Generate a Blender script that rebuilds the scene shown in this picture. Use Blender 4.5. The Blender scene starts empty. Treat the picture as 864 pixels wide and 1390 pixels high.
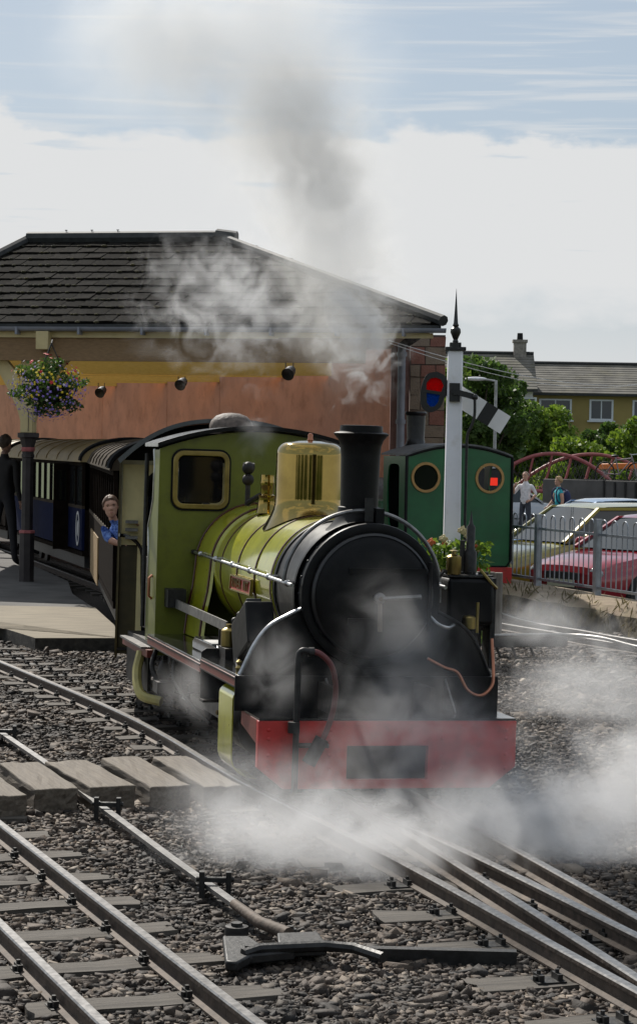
import bpy, bmesh, math, random
import numpy as np
from mathutils import Vector, Matrix, Euler
random.seed(7); rng = np.random.default_rng(7)
R = math.radians; PI = math.pi
SC = bpy.context.scene; COL = SC.collection

# ------------------------------------------------------------------ camera
F = 2900.0; CAMH = 1.94; PIT = math.atan(85 / F); ROLL = R(1.0)
cam_d = bpy.data.cameras.new('camera'); cam = bpy.data.objects.new('camera', cam_d); COL.objects.link(cam)
cam_d.sensor_fit = 'VERTICAL'; cam_d.sensor_height = 36; cam_d.lens = 36 * F / 1390
cam_d.clip_start = 0.1; cam_d.clip_end = 3000
_f = Vector((0, math.cos(PIT), -math.sin(PIT))); _r0 = Vector((1, 0, 0)); _u0 = _r0.cross(_f)
_r = _r0 * math.cos(ROLL) + _u0 * math.sin(ROLL); _u = -_r0 * math.sin(ROLL) + _u0 * math.cos(ROLL)
cam.matrix_world = Matrix(((_r.x, _u.x, -_f.x, 0), (_r.y, _u.y, -_f.y, 0), (_r.z, _u.z, -_f.z, CAMH), (0, 0, 0, 1)))
SC.camera = cam
def at(px, py, Y):
    d = _f * F + _r * (px - 432) - _u * (py - 695); return Vector((0, 0, CAMH)) + d * (Y / d.y)
def gnd(px, py, z=0.0):
    d = _f * F + _r * (px - 432) - _u * (py - 695); return Vector((0, 0, CAMH)) + d * ((z - CAMH) / d.z)

# ------------------------------------------------------------------ world, sun, exposure
SUN_EL, SUN_AZ = R(40), R(-24)            # azimuth measured from +Y towards +X : behind the station, to the left
W = bpy.data.worlds.new('World'); SC.world = W; W.use_nodes = True
nt = W.node_tree; N = nt.nodes; L = nt.links
for n in list(N): N.remove(n)
def wn(t, **k):
    n = N.new(t)
    for a, b in k.items(): setattr(n, a, b)
    return n
def wmath(op, a, b=None, c=None, clamp=False):
    n = wn('ShaderNodeMath', operation=op, use_clamp=clamp)
    for i, v in enumerate((a, b, c)):
        if v is None: continue
        if isinstance(v, (int, float)): n.inputs[i].default_value = v
        else: L.new(v, n.inputs[i])
    return n.outputs[0]
def wsmooth(x, lo, hi):
    n = wn('ShaderNodeMapRange', interpolation_type='SMOOTHSTEP'); L.new(x, n.inputs[0])
    n.inputs[1].default_value = lo; n.inputs[2].default_value = hi; return n.outputs[0]
sky = wn('ShaderNodeTexSky', sky_type='NISHITA'); sky.sun_disc = False
sky.sun_elevation = SUN_EL; sky.sun_rotation = SUN_AZ; sky.air_density = 1.0; sky.dust_density = 1.4; sky.ozone_density = 1.2
tc = wn('ShaderNodeTexCoord'); sep = wn('ShaderNodeSeparateXYZ'); L.new(tc.outputs['Generated'], sep.inputs[0])
el = sep.outputs[2]
def wnoise(scale, detail, zs, off, dist=0.0):
    m = wn('ShaderNodeMapping'); L.new(tc.outputs['Generated'], m.inputs[0]); m.inputs['Scale'].default_value = (1, 1, zs); m.inputs['Location'].default_value = off
    n = wn('ShaderNodeTexNoise'); L.new(m.outputs[0], n.inputs['Vector']); n.inputs['Scale'].default_value = scale; n.inputs['Detail'].default_value = detail
    n.inputs['Roughness'].default_value = 0.55; n.inputs['Distortion'].default_value = dist; return n.outputs[0]
edge = wnoise(26, 6, 2.2, (3.1, 0.4, 0.2)); low = wnoise(5.0, 2, 1.0, (0.3, 5.2, 1.0))
e2 = wmath('ADD', el, wmath('MULTIPLY', wmath('SUBTRACT', edge, 0.5), 0.05))
e2 = wmath('ADD', e2, wmath('MULTIPLY', wmath('SUBTRACT', low, 0.5), 0.05))
bank = wmath('MULTIPLY', wmath('SUBTRACT', 1.0, wsmooth(e2, 0.137, 0.146)), wsmooth(e2, 0.038, 0.075))
streak = wsmooth(wnoise(7, 6, 26, (1.7, 2.1, 0.6), 0.5), 0.50, 0.72)
streak = wmath('MULTIPLY', streak, 0.55)
lowgrey = wmath('MULTIPLY', wmath('SUBTRACT', 1.0, wsmooth(el, 0.02, 0.10)), 0.75)
holes = wsmooth(wnoise(9, 5, 12, (8.2, 1.1, 3.0), 0.3), 0.60, 0.70)
bank = wmath('MULTIPLY', bank, wmath('SUBTRACT', 1.0, wmath('MULTIPLY', holes, 0.6)))
added_cumulus = wmath('MULTIPLY', wsmooth(wnoise(3.2, 6, 1.6, (4.4, 2.7, 1.9), .2), .50, .58), wsmooth(el, .30, .42))  # unseen clouds high overhead, added to give the boiler bright reflections
cover = wmath('MAXIMUM', wmath('MAXIMUM', wmath('MAXIMUM', bank, streak), lowgrey), added_cumulus, clamp=True)
desat = wn('ShaderNodeMix', data_type='RGBA'); desat.inputs[0].default_value = 0.75
L.new(sky.outputs[0], desat.inputs[6]); desat.inputs[7].default_value = (4.1, 4.95, 5.9, 1)
cm = wn('ShaderNodeMix', data_type='RGBA'); L.new(cover, cm.inputs[0]); L.new(desat.outputs[2], cm.inputs[6]); cm.inputs[7].default_value = (7.3, 7.4, 7.45, 1)
bg = wn('ShaderNodeBackground'); L.new(cm.outputs[2], bg.inputs[0]); bg.inputs[1].default_value = 0.09
wo = wn('ShaderNodeOutputWorld'); L.new(bg.outputs[0], wo.inputs[0])
sd = bpy.data.lights.new('sun', 'SUN'); sd.energy = 5.0; sd.angle = R(0.5); sd.color = (1.0, 0.95, 0.87)
sun = bpy.data.objects.new('sun', sd); COL.objects.link(sun)
_sdir = Vector((math.sin(SUN_AZ) * math.cos(SUN_EL), math.cos(SUN_AZ) * math.cos(SUN_EL), math.sin(SUN_EL)))
sun.rotation_euler = _sdir.to_track_quat('Z', 'Y').to_euler()
SC.view_settings.view_transform = 'Standard'; SC.view_settings.look = 'None'
SC.view_settings.exposure = 0.18; SC.view_settings.gamma = 1.0
SC.render.engine = 'CYCLES'
cy = SC.cycles; cy.use_denoising = True; cy.max_bounces = 8; cy.diffuse_bounces = 3; cy.glossy_bounces = 3
cy.transmission_bounces = 6; cy.transparent_max_bounces = 16; cy.volume_bounces = 1; cy.volume_step_rate = 2.0; cy.volume_max_steps = 128
cy.sample_clamp_indirect = 6

# ------------------------------------------------------------------ materials
MATS = {}
def mat(name, col, rough=0.6, metal=0.0, var=0.25, scale=8.0, bump=0.0, bscale=40.0, coat=0.0, col2=None, emit=0.0, spec=0.5, dirt=None, dirt_amt=0.5, dirt_scale=5.0, rvar=0.0):
    if name in MATS: return MATS[name]
    m = bpy.data.materials.new(name); m.use_nodes = True; MATS[name] = m
    t = m.node_tree; n = t.nodes; l = t.links; b = n['Principled BSDF']
    b.inputs['Roughness'].default_value = rough; b.inputs['Metallic'].default_value = metal
    b.inputs['Specular IOR Level'].default_value = spec
    if coat: b.inputs['Coat Weight'].default_value = coat; b.inputs['Coat Roughness'].default_value = 0.08
    c = (*col, 1)
    co = n.new('ShaderNodeTexCoord')
    if var > 0 or col2:
        no = n.new('ShaderNodeTexNoise'); no.inputs['Scale'].default_value = scale; no.inputs['Detail'].default_value = 6; l.new(co.outputs['Object'], no.inputs['Vector'])
        ra = n.new('ShaderNodeMapRange'); ra.inputs[1].default_value = 0.32; ra.inputs[2].default_value = 0.68; l.new(no.outputs[0], ra.inputs[0])
        mx = n.new('ShaderNodeMix'); mx.data_type = 'RGBA'; l.new(ra.outputs[0], mx.inputs[0])
        if col2: mx.inputs[6].default_value = c; mx.inputs[7].default_value = (*col2, 1)
        else:
            mx.inputs[6].default_value = tuple(x * (1 - var) for x in col) + (1,); mx.inputs[7].default_value = tuple(min(1, x * (1 + var)) for x in col) + (1,)
        out = mx.outputs[2]
    else:
        rgb = n.new('ShaderNodeRGB'); rgb.outputs[0].default_value = c; out = rgb.outputs[0]
    if dirt:
        n2 = n.new('ShaderNodeTexNoise'); n2.inputs['Scale'].default_value = dirt_scale; n2.inputs['Detail'].default_value = 8; n2.inputs['Roughness'].default_value = 0.65; l.new(co.outputs['Object'], n2.inputs['Vector'])
        r2 = n.new('ShaderNodeMapRange'); r2.inputs[1].default_value = 0.5; r2.inputs[2].default_value = 0.72; r2.inputs[4].default_value = dirt_amt; l.new(n2.outputs[0], r2.inputs[0])
        m2 = n.new('ShaderNodeMix'); m2.data_type = 'RGBA'; l.new(r2.outputs[0], m2.inputs[0]); l.new(out, m2.inputs[6]); m2.inputs[7].default_value = (*dirt, 1); out = m2.outputs[2]
    l.new(out, b.inputs['Base Color'])
    if rvar:
        n3 = n.new('ShaderNodeTexNoise'); n3.inputs['Scale'].default_value = 14; n3.inputs['Detail'].default_value = 5; l.new(co.outputs['Object'], n3.inputs['Vector'])
        r3 = n.new('ShaderNodeMapRange'); r3.inputs[3].default_value = max(0.03, rough - rvar); r3.inputs[4].default_value = rough + rvar; l.new(n3.outputs[0], r3.inputs[0]); l.new(r3.outputs[0], b.inputs['Roughness'])
    if bump:
        nb = n.new('ShaderNodeTexNoise'); nb.inputs['Scale'].default_value = bscale; nb.inputs['Detail'].default_value = 6; l.new(co.outputs['Object'], nb.inputs['Vector'])
        bu = n.new('ShaderNodeBump'); bu.inputs['Strength'].default_value = bump; bu.inputs['Distance'].default_value = 0.02; l.new(nb.outputs[0], bu.inputs['Height']); l.new(bu.outputs[0], b.inputs['Normal'])
    if emit:
        b.inputs['Emission Color'].default_value = c; b.inputs['Emission Strength'].default_value = emit
    return m
def wood(name, col, col2, axis=1, rough=0.8):
    m = mat(name, col, rough, col2=col2, scale=6, bump=0.35, bscale=25)
    for n in m.node_tree.nodes:
        if n.type == 'TEX_NOISE':
            mp = m.node_tree.nodes.new('ShaderNodeMapping'); s = [9, 9, 9]; s[axis] = 0.6; mp.inputs['Scale'].default_value = s
            src = n.inputs['Vector'].links[0].from_socket; m.node_tree.links.new(src, mp.inputs[0]); m.node_tree.links.new(mp.outputs[0], n.inputs['Vector'])
    return m

GREEN = mat('loco_green', (0.37, 0.375, 0.013), 0.30, var=0.10, scale=4, coat=1.0, dirt=(0.05, 0.05, 0.012), dirt_amt=0.35, dirt_scale=9, rvar=0.06)
GREENC = mat('cab_green', (0.125, 0.140, 0.010), 0.42, var=0.10, scale=6, coat=0.1, dirt=(0.05, 0.05, 0.015), dirt_amt=0.35, dirt_scale=11, bump=0.03, bscale=60)
BRASS = mat('brass', (0.32, 0.225, 0.06), 0.11, 1.0, coat=.3, var=0.15, scale=7, dirt=(0.14, 0.09, 0.02), dirt_amt=0.4, rvar=0.06)
BRASSD = mat('dull_brass', (0.30, 0.23, 0.085), 0.34, 1.0, var=0.2, scale=12)
COPPER = mat('copper', (0.42, 0.18, 0.11), 0.35, 1.0, var=0.2)
BLACK = mat('loco_black', (0.004, 0.004, 0.0045), 0.46, spec=.2, var=0.3, scale=10, dirt=(0.016, 0.014, 0.013), dirt_amt=0.45, dirt_scale=14, rvar=0.12)
SBOX = mat('smokebox_black', (0.010, 0.010, 0.011), 0.38, 0.0, var=0.3, scale=10, dirt=(0.03, 0.028, 0.026), dirt_amt=0.5, dirt_scale=16, rvar=0.1, bump=0.06)
GLOSSB = mat('gloss_black', (0.007, 0.0075, 0.008), 0.16, var=0.2, coat=0.4, rvar=0.08)
GRIME = mat('grimy_steel', (0.014, 0.012, 0.011), 0.6, 0.2, var=0.5, scale=16, dirt=(0.06, 0.045, 0.03), dirt_amt=0.6, dirt_scale=22, bump=0.2)
STEEL = mat('bright_steel', (0.42, 0.42, 0.42), 0.32, 1.0, var=0.25, scale=20)
GREYST = mat('grey_steel', (0.20, 0.195, 0.19), 0.42, 0.8, var=0.3, scale=20)
RED = mat('beam_red', (0.48, 0.030, 0.026), 0.42, var=0.15, scale=8, dirt=(0.12, 0.02, 0.015), dirt_amt=0.5, dirt_scale=9)
MAROON = mat('valance_red', (0.17, 0.035, 0.022), 0.45, var=0.25, scale=20, dirt=(0.05, 0.03, 0.02), dirt_amt=0.5, dirt_scale=20)
LINING = mat('lining_maroon', (0.07, 0.018, 0.012), 0.3, var=0.2)
PLATER = mat('plate_red', (0.42, 0.02, 0.02), 0.35, var=0.15)
CREAM = mat('cream_paint', (0.80, 0.68, 0.34), 0.5, var=0.12, scale=5, dirt=(0.22, 0.17, 0.07), dirt_amt=0.4)
BROWNG = mat('dark_olive_brown', (0.075, 0.058, 0.02), 0.45, var=0.3)
ROOFB = mat('cab_roof_black', (0.09, 0.095, 0.10), 0.22, var=0.2, coat=0.3, rvar=0.08)
RUSTY = mat('rusty_brown', (0.11, 0.085, 0.07), 0.7, var=0.4, scale=25, bump=0.3)
GLASSD = mat('dark_glass', (0.006, 0.006, 0.007), 0.08, var=0.0)
DGREEN = mat('dark_green_paint', (0.010, 0.105, 0.036), 0.34, var=0.15, scale=4, coat=0.2, dirt=(0.02, 0.06, 0.03), dirt_amt=0.5)
WINRING = mat('tan_ring', (0.40, 0.23, 0.08), 0.45, 0.3, var=0.12)
GREYROOF = mat('grey_cab_roof', (0.10, 0.10, 0.10), 0.5, var=0.25)
RAILT = mat('rail_top', (0.24, 0.23, 0.22), 0.36, 0.9, var=0.35, scale=30)
RAILS = mat('rail_side', (0.085, 0.062, 0.046), 0.75, 0.2, var=0.4, scale=20, bump=0.2, dirt=(0.03, 0.025, 0.02), dirt_amt=0.6)
SLEEP = wood('sleeper_wood', (0.045, 0.038, 0.031), (0.105, 0.090, 0.073), 0, 0.85)
PLANK = wood('crossing_wood', (0.080, 0.062, 0.045), (0.150, 0.122, 0.090), 1, 0.8)
TIMBER = wood('grey_timber', (0.13, 0.115, 0.095), (0.22, 0.20, 0.17), 2, 0.85)
DARKIRON = mat('dark_iron', (0.025, 0.024, 0.023), 0.5, 0.4, var=0.4, scale=20, bump=0.15)
COLIRON = mat('column_iron', (0.032, 0.026, 0.026), 0.5, 0.2, var=0.3)
PINK = mat('pink_band', (0.34, 0.10, 0.10), 0.6, var=0.2)
BROWNB = wood('brown_beam', (0.20, 0.12, 0.055), (0.26, 0.16, 0.075), 0, 0.6)
YELLOWB = wood('yellow_beam', (0.60, 0.34, 0.05), (0.68, 0.40, 0.07), 0, 0.6)
ORANGE = mat('orange_render', (0.52, 0.235, 0.14), 0.85, var=0.12, scale=2, dirt=(0.25, 0.10, 0.05), dirt_amt=0.5, dirt_scale=3, bump=0.1)
CREAMW = mat('cream_woodwork', (0.56, 0.46, 0.24), 0.55, var=0.1, scale=4, dirt=(0.3, 0.22, 0.1), dirt_amt=0.3)
GUTTER = mat('grey_gutter', (0.20, 0.21, 0.25), 0.42, var=0.12)
TILE = mat('roof_tile', (0.007, 0.0065, 0.006), 1.0, spec=.05, var=0.6, scale=9, bump=0.5, dirt=(0.028, 0.023, 0.010), dirt_amt=0.6, dirt_scale=18)
TILE2 = mat('roof_tile_grey', (0.014, 0.013, 0.012), 1.0, spec=.05, var=0.6, scale=9, bump=0.5, dirt=(0.036, 0.030, 0.016), dirt_amt=0.6, dirt_scale=18)
RIDGE = mat('ridge_dark', (0.020, 0.022, 0.022), 0.7, var=0.4)
STONE = mat('red_sandstone', (0.23, 0.10, 0.075), 0.9, var=0.35, scale=5, bump=0.5, dirt=(0.10, 0.06, 0.05), dirt_amt=0.6)
STONE2 = mat('grey_sandstone', (0.21, 0.16, 0.12), 0.9, var=0.35, scale=5, bump=0.5, dirt=(0.09, 0.07, 0.05), dirt_amt=0.6)
MORTAR = mat('mortar', (0.10, 0.07, 0.06), 0.95, var=0.3)
GALV = mat('galvanised', (0.30, 0.32, 0.35), 0.42, 0.6, var=0.2, scale=14)
WHITEP = mat('white_post_paint', (0.80, 0.80, 0.83), 0.5, var=0.06, scale=3, dirt=(0.40, 0.34, 0.26), dirt_amt=0.35, dirt_scale=6)
WHITEA = mat('white_arm', (0.74, 0.73, 0.72), 0.5, var=0.06)
SIGBLK = mat('signal_black', (0.008, 0.008, 0.008), 0.4, var=0.2)
def lens(name, col):
    m = mat(name, col, 0.12, var=0.0); b = m.node_tree.nodes['Principled BSDF']; b.inputs['Transmission Weight'].default_value = 0.7; b.inputs['IOR'].default_value = 1.1; return m
REDLENS = lens('red_lens', (0.95, 0.01, 0.01)); BLUELENS = lens('blue_lens', (0.01, 0.10, 0.55))

# ------------------------------------------------------------------ mesh helpers
class MB:
    def __init__(s): s.v = []; s.f = []; s.mi = []
    def add(s, vs, fs, mi=0):
        o = len(s.v); s.v += [tuple(v) for v in vs]; s.f += [tuple(i + o for i in f) for f in fs]; s.mi += [mi] * len(fs); return s
    def box(s, x0, x1, y0, y1, z0, z1, mi=0):
        return s.add([(x0, y0, z0), (x1, y0, z0), (x1, y1, z0), (x0, y1, z0), (x0, y0, z1), (x1, y0, z1), (x1, y1, z1), (x0, y1, z1)],
                     [(0, 3, 2, 1), (4, 5, 6, 7), (0, 1, 5, 4), (1, 2, 6, 5), (2, 3, 7, 6), (3, 0, 4, 7)], mi)
    def obox(s, c, size, rot=(0, 0, 0), mi=0):
        M = Euler(rot).to_matrix(); a, b, d = [q / 2 for q in size]; c = Vector(c)
        P = [(-a, -b, -d), (a, -b, -d), (a, b, -d), (-a, b, -d), (-a, -b, d), (a, -b, d), (a, b, d), (-a, b, d)]
        return s.add([c + M @ Vector(p) for p in P], [(0, 3, 2, 1), (4, 5, 6, 7), (0, 1, 5, 4), (1, 2, 6, 5), (2, 3, 7, 6), (3, 0, 4, 7)], mi)
    def beam(s, p, q, w, h, mi=0, up=(0, 0, 1)):
        p = Vector(p); q = Vector(q); d = (q - p).normalized(); u = Vector(up); x = d.cross(u).normalized(); u = x.cross(d)
        vs = [e + x * a * w / 2 + u * b * h / 2 for e in (p, q) for a, b in ((-1, -1), (1, -1), (1, 1), (-1, 1))]
        return s.add(vs, [(0, 1, 2, 3), (7, 6, 5, 4), (0, 4, 5, 1), (1, 5, 6, 2), (2, 6, 7, 3), (3, 7, 4, 0)], mi)
    def prism(s, poly, axis, a, b, mi=0):
        n = len(poly)
        def P(p, t):
            return {0: (t, p[0], p[1]), 1: (p[0], t, p[1]), 2: (p[0], p[1], t)}[axis]
        vs = [P(p, a) for p in poly] + [P(p, b) for p in poly]
        fs = [tuple(range(n)), tuple(range(2 * n - 1, n - 1, -1))] + [(i, i + n, (i + 1) % n + n, (i + 1) % n) for i in range(n)]
        return s.add(vs, fs, mi)
    def tube(s, path, r, n=8, caps=True, mi=0):
        path = [Vector(p) for p in path]; rs = r if isinstance(r, (list, tuple)) else [r] * len(path); vs = []; fs = []; pu = None
        for i, p in enumerate(path):
            d = (path[min(i + 1, len(path) - 1)] - path[max(i - 1, 0)]).normalized()
            if pu is None: pu = d.orthogonal().normalized()
            x = (pu - d * pu.dot(d)).normalized(); pu = x; y = d.cross(x)
            vs += [p + (x * math.cos(2 * PI * k / n) + y * math.sin(2 * PI * k / n)) * rs[i] for k in range(n)]
        for i in range(len(path) - 1):
            for k in range(n): fs.append((i * n + k, i * n + (k + 1) % n, (i + 1) * n + (k + 1) % n, (i + 1) * n + k))
        if caps: fs += [tuple(range(n - 1, -1, -1)), tuple(range((len(path) - 1) * n, len(path) * n))]
        return s.add(vs, fs, mi)
    def lathe(s, prof, n=32, c=(0, 0, 0), axis=2, mi=0, a0=0.0, a1=2 * PI):
        full = abs(a1 - a0 - 2 * PI) < 1e-6; vs = []; fs = []; m = n if full else n + 1
        for r, h in prof:
            for k in range(m):
                a = a0 + (a1 - a0) * k / n; x, y = r * math.cos(a), r * math.sin(a)
                p = {2: (x, y, h), 1: (x, h, y), 0: (h, x, y)}[axis]; vs.append((p[0] + c[0], p[1] + c[1], p[2] + c[2]))
        for i in range(len(prof) - 1):
            for k in range(n):
                k2 = (k + 1) % m; fs.append((i * m + k, i * m + k2, (i + 1) * m + k2, (i + 1) * m + k))
        return s.add(vs, fs, mi)
    def ball(s, c, r, n=10, sc=(1, 1, 1), mi=0):
        prof = [(max(1e-4, math.sin(PI * i / n)), -math.cos(PI * i / n)) for i in range(n + 1)]; o = len(s.v); s.lathe(prof, n + 2, mi=mi)
        for i in range(o, len(s.v)): v = s.v[i]; s.v[i] = (c[0] + v[0] * r * sc[0], c[1] + v[1] * r * sc[1], c[2] + v[2] * r * sc[2])
        return s
    def disc(s, c, r, axis, n=32, mi=0, rz=None):
        rz = rz or r; vs = []
        for k in range(n):
            a = 2 * PI * k / n; x, y = r * math.cos(a), rz * math.sin(a); p = {2: (x, y, 0), 1: (x, 0, y), 0: (0, x, y)}[axis]; vs.append((p[0] + c[0], p[1] + c[1], p[2] + c[2]))
        return s.add(vs, [tuple(range(n))], mi)
    def grid(s, rows, mi=0, close=False):
        m = len(rows[0]); vs = [p for r in rows for p in r]; fs = []
        for i in range(len(rows) - 1):
            for k in range(m if close else m - 1): fs.append((i * m + k, i * m + (k + 1) % m, (i + 1) * m + (k + 1) % m, (i + 1) * m + k))
        return s.add(vs, fs, mi)
    def plate(s, outer, holes, axis, a, b, mi=0):
        """flat plate with holes: outline and holes are 2-D loops in the plane normal to axis, thickness a..b"""
        bm = bmesh.new()
        def P(p, t): return {0: (t, p[0], p[1]), 1: (p[0], t, p[1]), 2: (p[0], p[1], t)}[axis]
        E_ = []
        for loop in [outer] + holes:
            vs = [bm.verts.new(P(p, a)) for p in loop]
            for i in range(len(vs)): E_.append(bm.edges.new((vs[i], vs[(i + 1) % len(vs)])))
        bmesh.ops.triangle_fill(bm, use_beauty=True, edges=E_)
        r = bmesh.ops.extrude_face_region(bm, geom=list(bm.faces)); dv = Vector(P((0, 0), b - a)) - Vector(P((0, 0), 0))
        dv = {0: Vector((b - a, 0, 0)), 1: Vector((0, b - a, 0)), 2: Vector((0, 0, b - a))}[axis]
        for g in r['geom']:
            if isinstance(g, bmesh.types.BMVert): g.co += dv
        bmesh.ops.recalc_face_normals(bm, faces=bm.faces); bm.verts.index_update()
        s.add([v.co for v in bm.verts], [[v.index for v in f.verts] for f in bm.faces], mi); bm.free(); return s
    def mesh(s, name, mats, smooth=True, recalc=True):
        me = bpy.data.meshes.new(name); me.from_pydata([tuple(v) for v in s.v], [], s.f)
        for m in (mats if isinstance(mats, (list, tuple)) else [mats]): me.materials.append(m)
        me.polygons.foreach_set('material_index', s.mi)
        if recalc:
            bm = bmesh.new(); bm.from_mesh(me); bmesh.ops.recalc_face_normals(bm, faces=bm.faces); bm.to_mesh(me); bm.free()
        if smooth:
            me.polygons.foreach_set('use_smooth', [True] * len(me.polygons)); me.set_sharp_from_angle(angle=R(38))
        me.update(); return me
    def build(s, name, mats, parent=None, smooth=True, bevel=0.0, **k):
        o = bpy.data.objects.new(name, s.mesh(name, mats, smooth)); COL.objects.link(o)
        if parent: o.parent = parent
        if bevel:
            b = o.modifiers.new('bevel', 'BEVEL'); b.width = bevel; b.segments = 2; b.limit_method = 'ANGLE'; b.angle_limit = R(40); b.harden_normals = False
        for a, b in k.items(): o[a] = b
        return o
def place(name, me, parent=None, loc=(0, 0, 0), rot=(0, 0, 0), scale=(1, 1, 1), **k):
    o = bpy.data.objects.new(name, me); COL.objects.link(o); o.location = loc; o.rotation_euler = rot; o.scale = scale
    if parent: o.parent = parent
    for a, b in k.items(): o[a] = b
    return o
def thing(name, label, cat, loc=(0, 0, 0), rz=0.0, group=None, ry=0.0):
    o = bpy.data.objects.new(name, None); COL.objects.link(o); o.location = loc; o.rotation_euler = (0, ry, rz); o.empty_display_size = 0.1
    o['label'] = label; o['category'] = cat
    if group: o['group'] = group
    return o
def tag(o, label, cat, group=None):
    o['label'] = label; o['category'] = cat
    if group: o['group'] = group
    return o
def kids(o): return [c for c in bpy.data.objects if c.parent == o]
def dup(o, parent=None, **k):
    c = o.copy(); COL.objects.link(c)
    if parent: c.parent = parent
    for ch in kids(o): dup(ch, c)
    for a, b in k.items(): c[a] = b
    return c
def arc(cx, cz, r, a0, a1, n, rz=None):
    rz = r if rz is None else rz
    return [(cx + r * math.cos(a0 + (a1 - a0) * i / n), cz + rz * math.sin(a0 + (a1 - a0) * i / n)) for i in range(n + 1)]
def rrect(x0, x1, z0, z1, r, n=5):
    return arc(x1 - r, z1 - r, r, 0, PI / 2, n) + arc(x0 + r, z1 - r, r, PI / 2, PI, n) + arc(x0 + r, z0 + r, r, PI, 1.5 * PI, n) + arc(x1 - r, z0 + r, r, 1.5 * PI, 2 * PI, n)
def text(name, body, size, m, parent, loc, rot, extrude=0.002, sx=1.0):
    cu = bpy.data.curves.new(name, 'FONT'); cu.body = body; cu.size = size; cu.extrude = extrude; cu.align_x = 'CENTER'; cu.align_y = 'CENTER'
    o = bpy.data.objects.new(name, cu); me = bpy.data.meshes.new_from_object(o); bpy.data.objects.remove(o); me.materials.append(m)
    p = place(name, me, parent, loc, rot, (sx, 1, 1)); return p
def spline(pts, n=6):
    pts = [Vector(p) for p in pts]; P = [pts[0] * 2 - pts[1]] + pts + [pts[-1] * 2 - pts[-2]]; out = []
    for i in range(1, len(P) - 2):
        for k in range(n):
            t = k / n; a, b, c, d = P[i - 1:i + 3]
            out.append(0.5 * (2 * b + (c - a) * t + (2 * a - 5 * b + 4 * c - d) * t * t + (3 * b - a - 3 * c + d) * t ** 3))
    out.append(P[-2]); return out

# ================================================================== GROUND AND TRACKS
LO, LTH, LCANT = Vector((0.411, 11.9, 0)), R(14.3), R(0.8)
def LW(x, y, z=0.0):
    return LO + Vector((math.cos(LTH) * x - math.sin(LTH) * y, math.sin(LTH) * x + math.cos(LTH) * y, z))
def stru(o, label=None):
    o['kind'] = 'structure'
    if label: o['label'] = label
    return o
GROUNDM = mat('far_grass_and_earth', (0.10, 0.13, 0.03), 0.95, col2=(0.055, 0.085, 0.02), scale=0.15)
ASPH = mat('car_park_asphalt', (0.075, 0.072, 0.07), 0.9, var=0.25, scale=3, bump=0.2, bscale=120)
BED = mat('ballast_bed', (0.016, 0.012, 0.010), 0.95, col2=(0.055, 0.042, 0.032), scale=45, bump=1.0, bscale=55)
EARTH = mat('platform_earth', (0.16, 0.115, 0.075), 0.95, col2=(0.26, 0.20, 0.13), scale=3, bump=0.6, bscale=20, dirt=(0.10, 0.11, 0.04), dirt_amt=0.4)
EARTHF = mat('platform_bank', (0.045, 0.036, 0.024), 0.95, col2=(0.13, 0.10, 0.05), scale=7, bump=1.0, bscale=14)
b = MB(); b.add([(-1500, -300, -.45), (1500, -300, -.45), (1500, 2600, -.45), (-1500, 2600, -.45)], [(0, 1, 2, 3)]); stru(b.build('ground', GROUNDM), 'flat ground running out to the horizon')
b = MB(); b.add([(-2, 26, -.29), (40, 8, -.29), (60, 92, -.29), (-8, 92, -.29)], [(0, 1, 2, 3)]); stru(b.build('car_park', ASPH), 'asphalt car park beyond the railings')
def edgeX(y): return 2.46 + (27.4 - y) * 0.297
b = MB(); b.prism([(-16, 1), (edgeX(1) + .1, 1), (edgeX(46) + .1, 46), (-16, 62)], 2, -.5, -.115); stru(b.build('trackbed', BED), 'stony bed under the tracks')
# right-hand platform : rough earth top, mossy bank face
EN = Vector((0.9586, 0.2847, 0))
b = MB(); rows = []; random.seed(3)
for i in range(90):
    y = 2 + i * 0.42; p = Vector((edgeX(y), y, 0)); j = [random.uniform(-.03, .03) for _ in range(4)]
    rows.append([p + EN * (-.06 + j[3]) + Vector((0, 0, -.30)), p + EN * (-.03 + j[0]) + Vector((0, 0, -.05)), p + EN * (.0 + j[1]) + Vector((0, 0, .12 + j[1] * .5)), p + EN * (.09 + j[2]) + Vector((0, 0, .19 + j[0] * .2)), p + EN * .3 + Vector((0, 0, .2)), p + EN * .8 + Vector((0, 0, .2)), p + EN * 1.0 + Vector((0, 0, .15)), p + EN * 1.25 + Vector((0, 0, -.35))])
b.grid(rows); me = b.mesh('platform', [EARTH, EARTHF], smooth=True)
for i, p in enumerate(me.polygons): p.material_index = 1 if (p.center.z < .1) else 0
o = bpy.data.objects.new('platform', me); COL.objects.link(o); stru(o, 'low earth platform in front of the galvanised railings')

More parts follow.
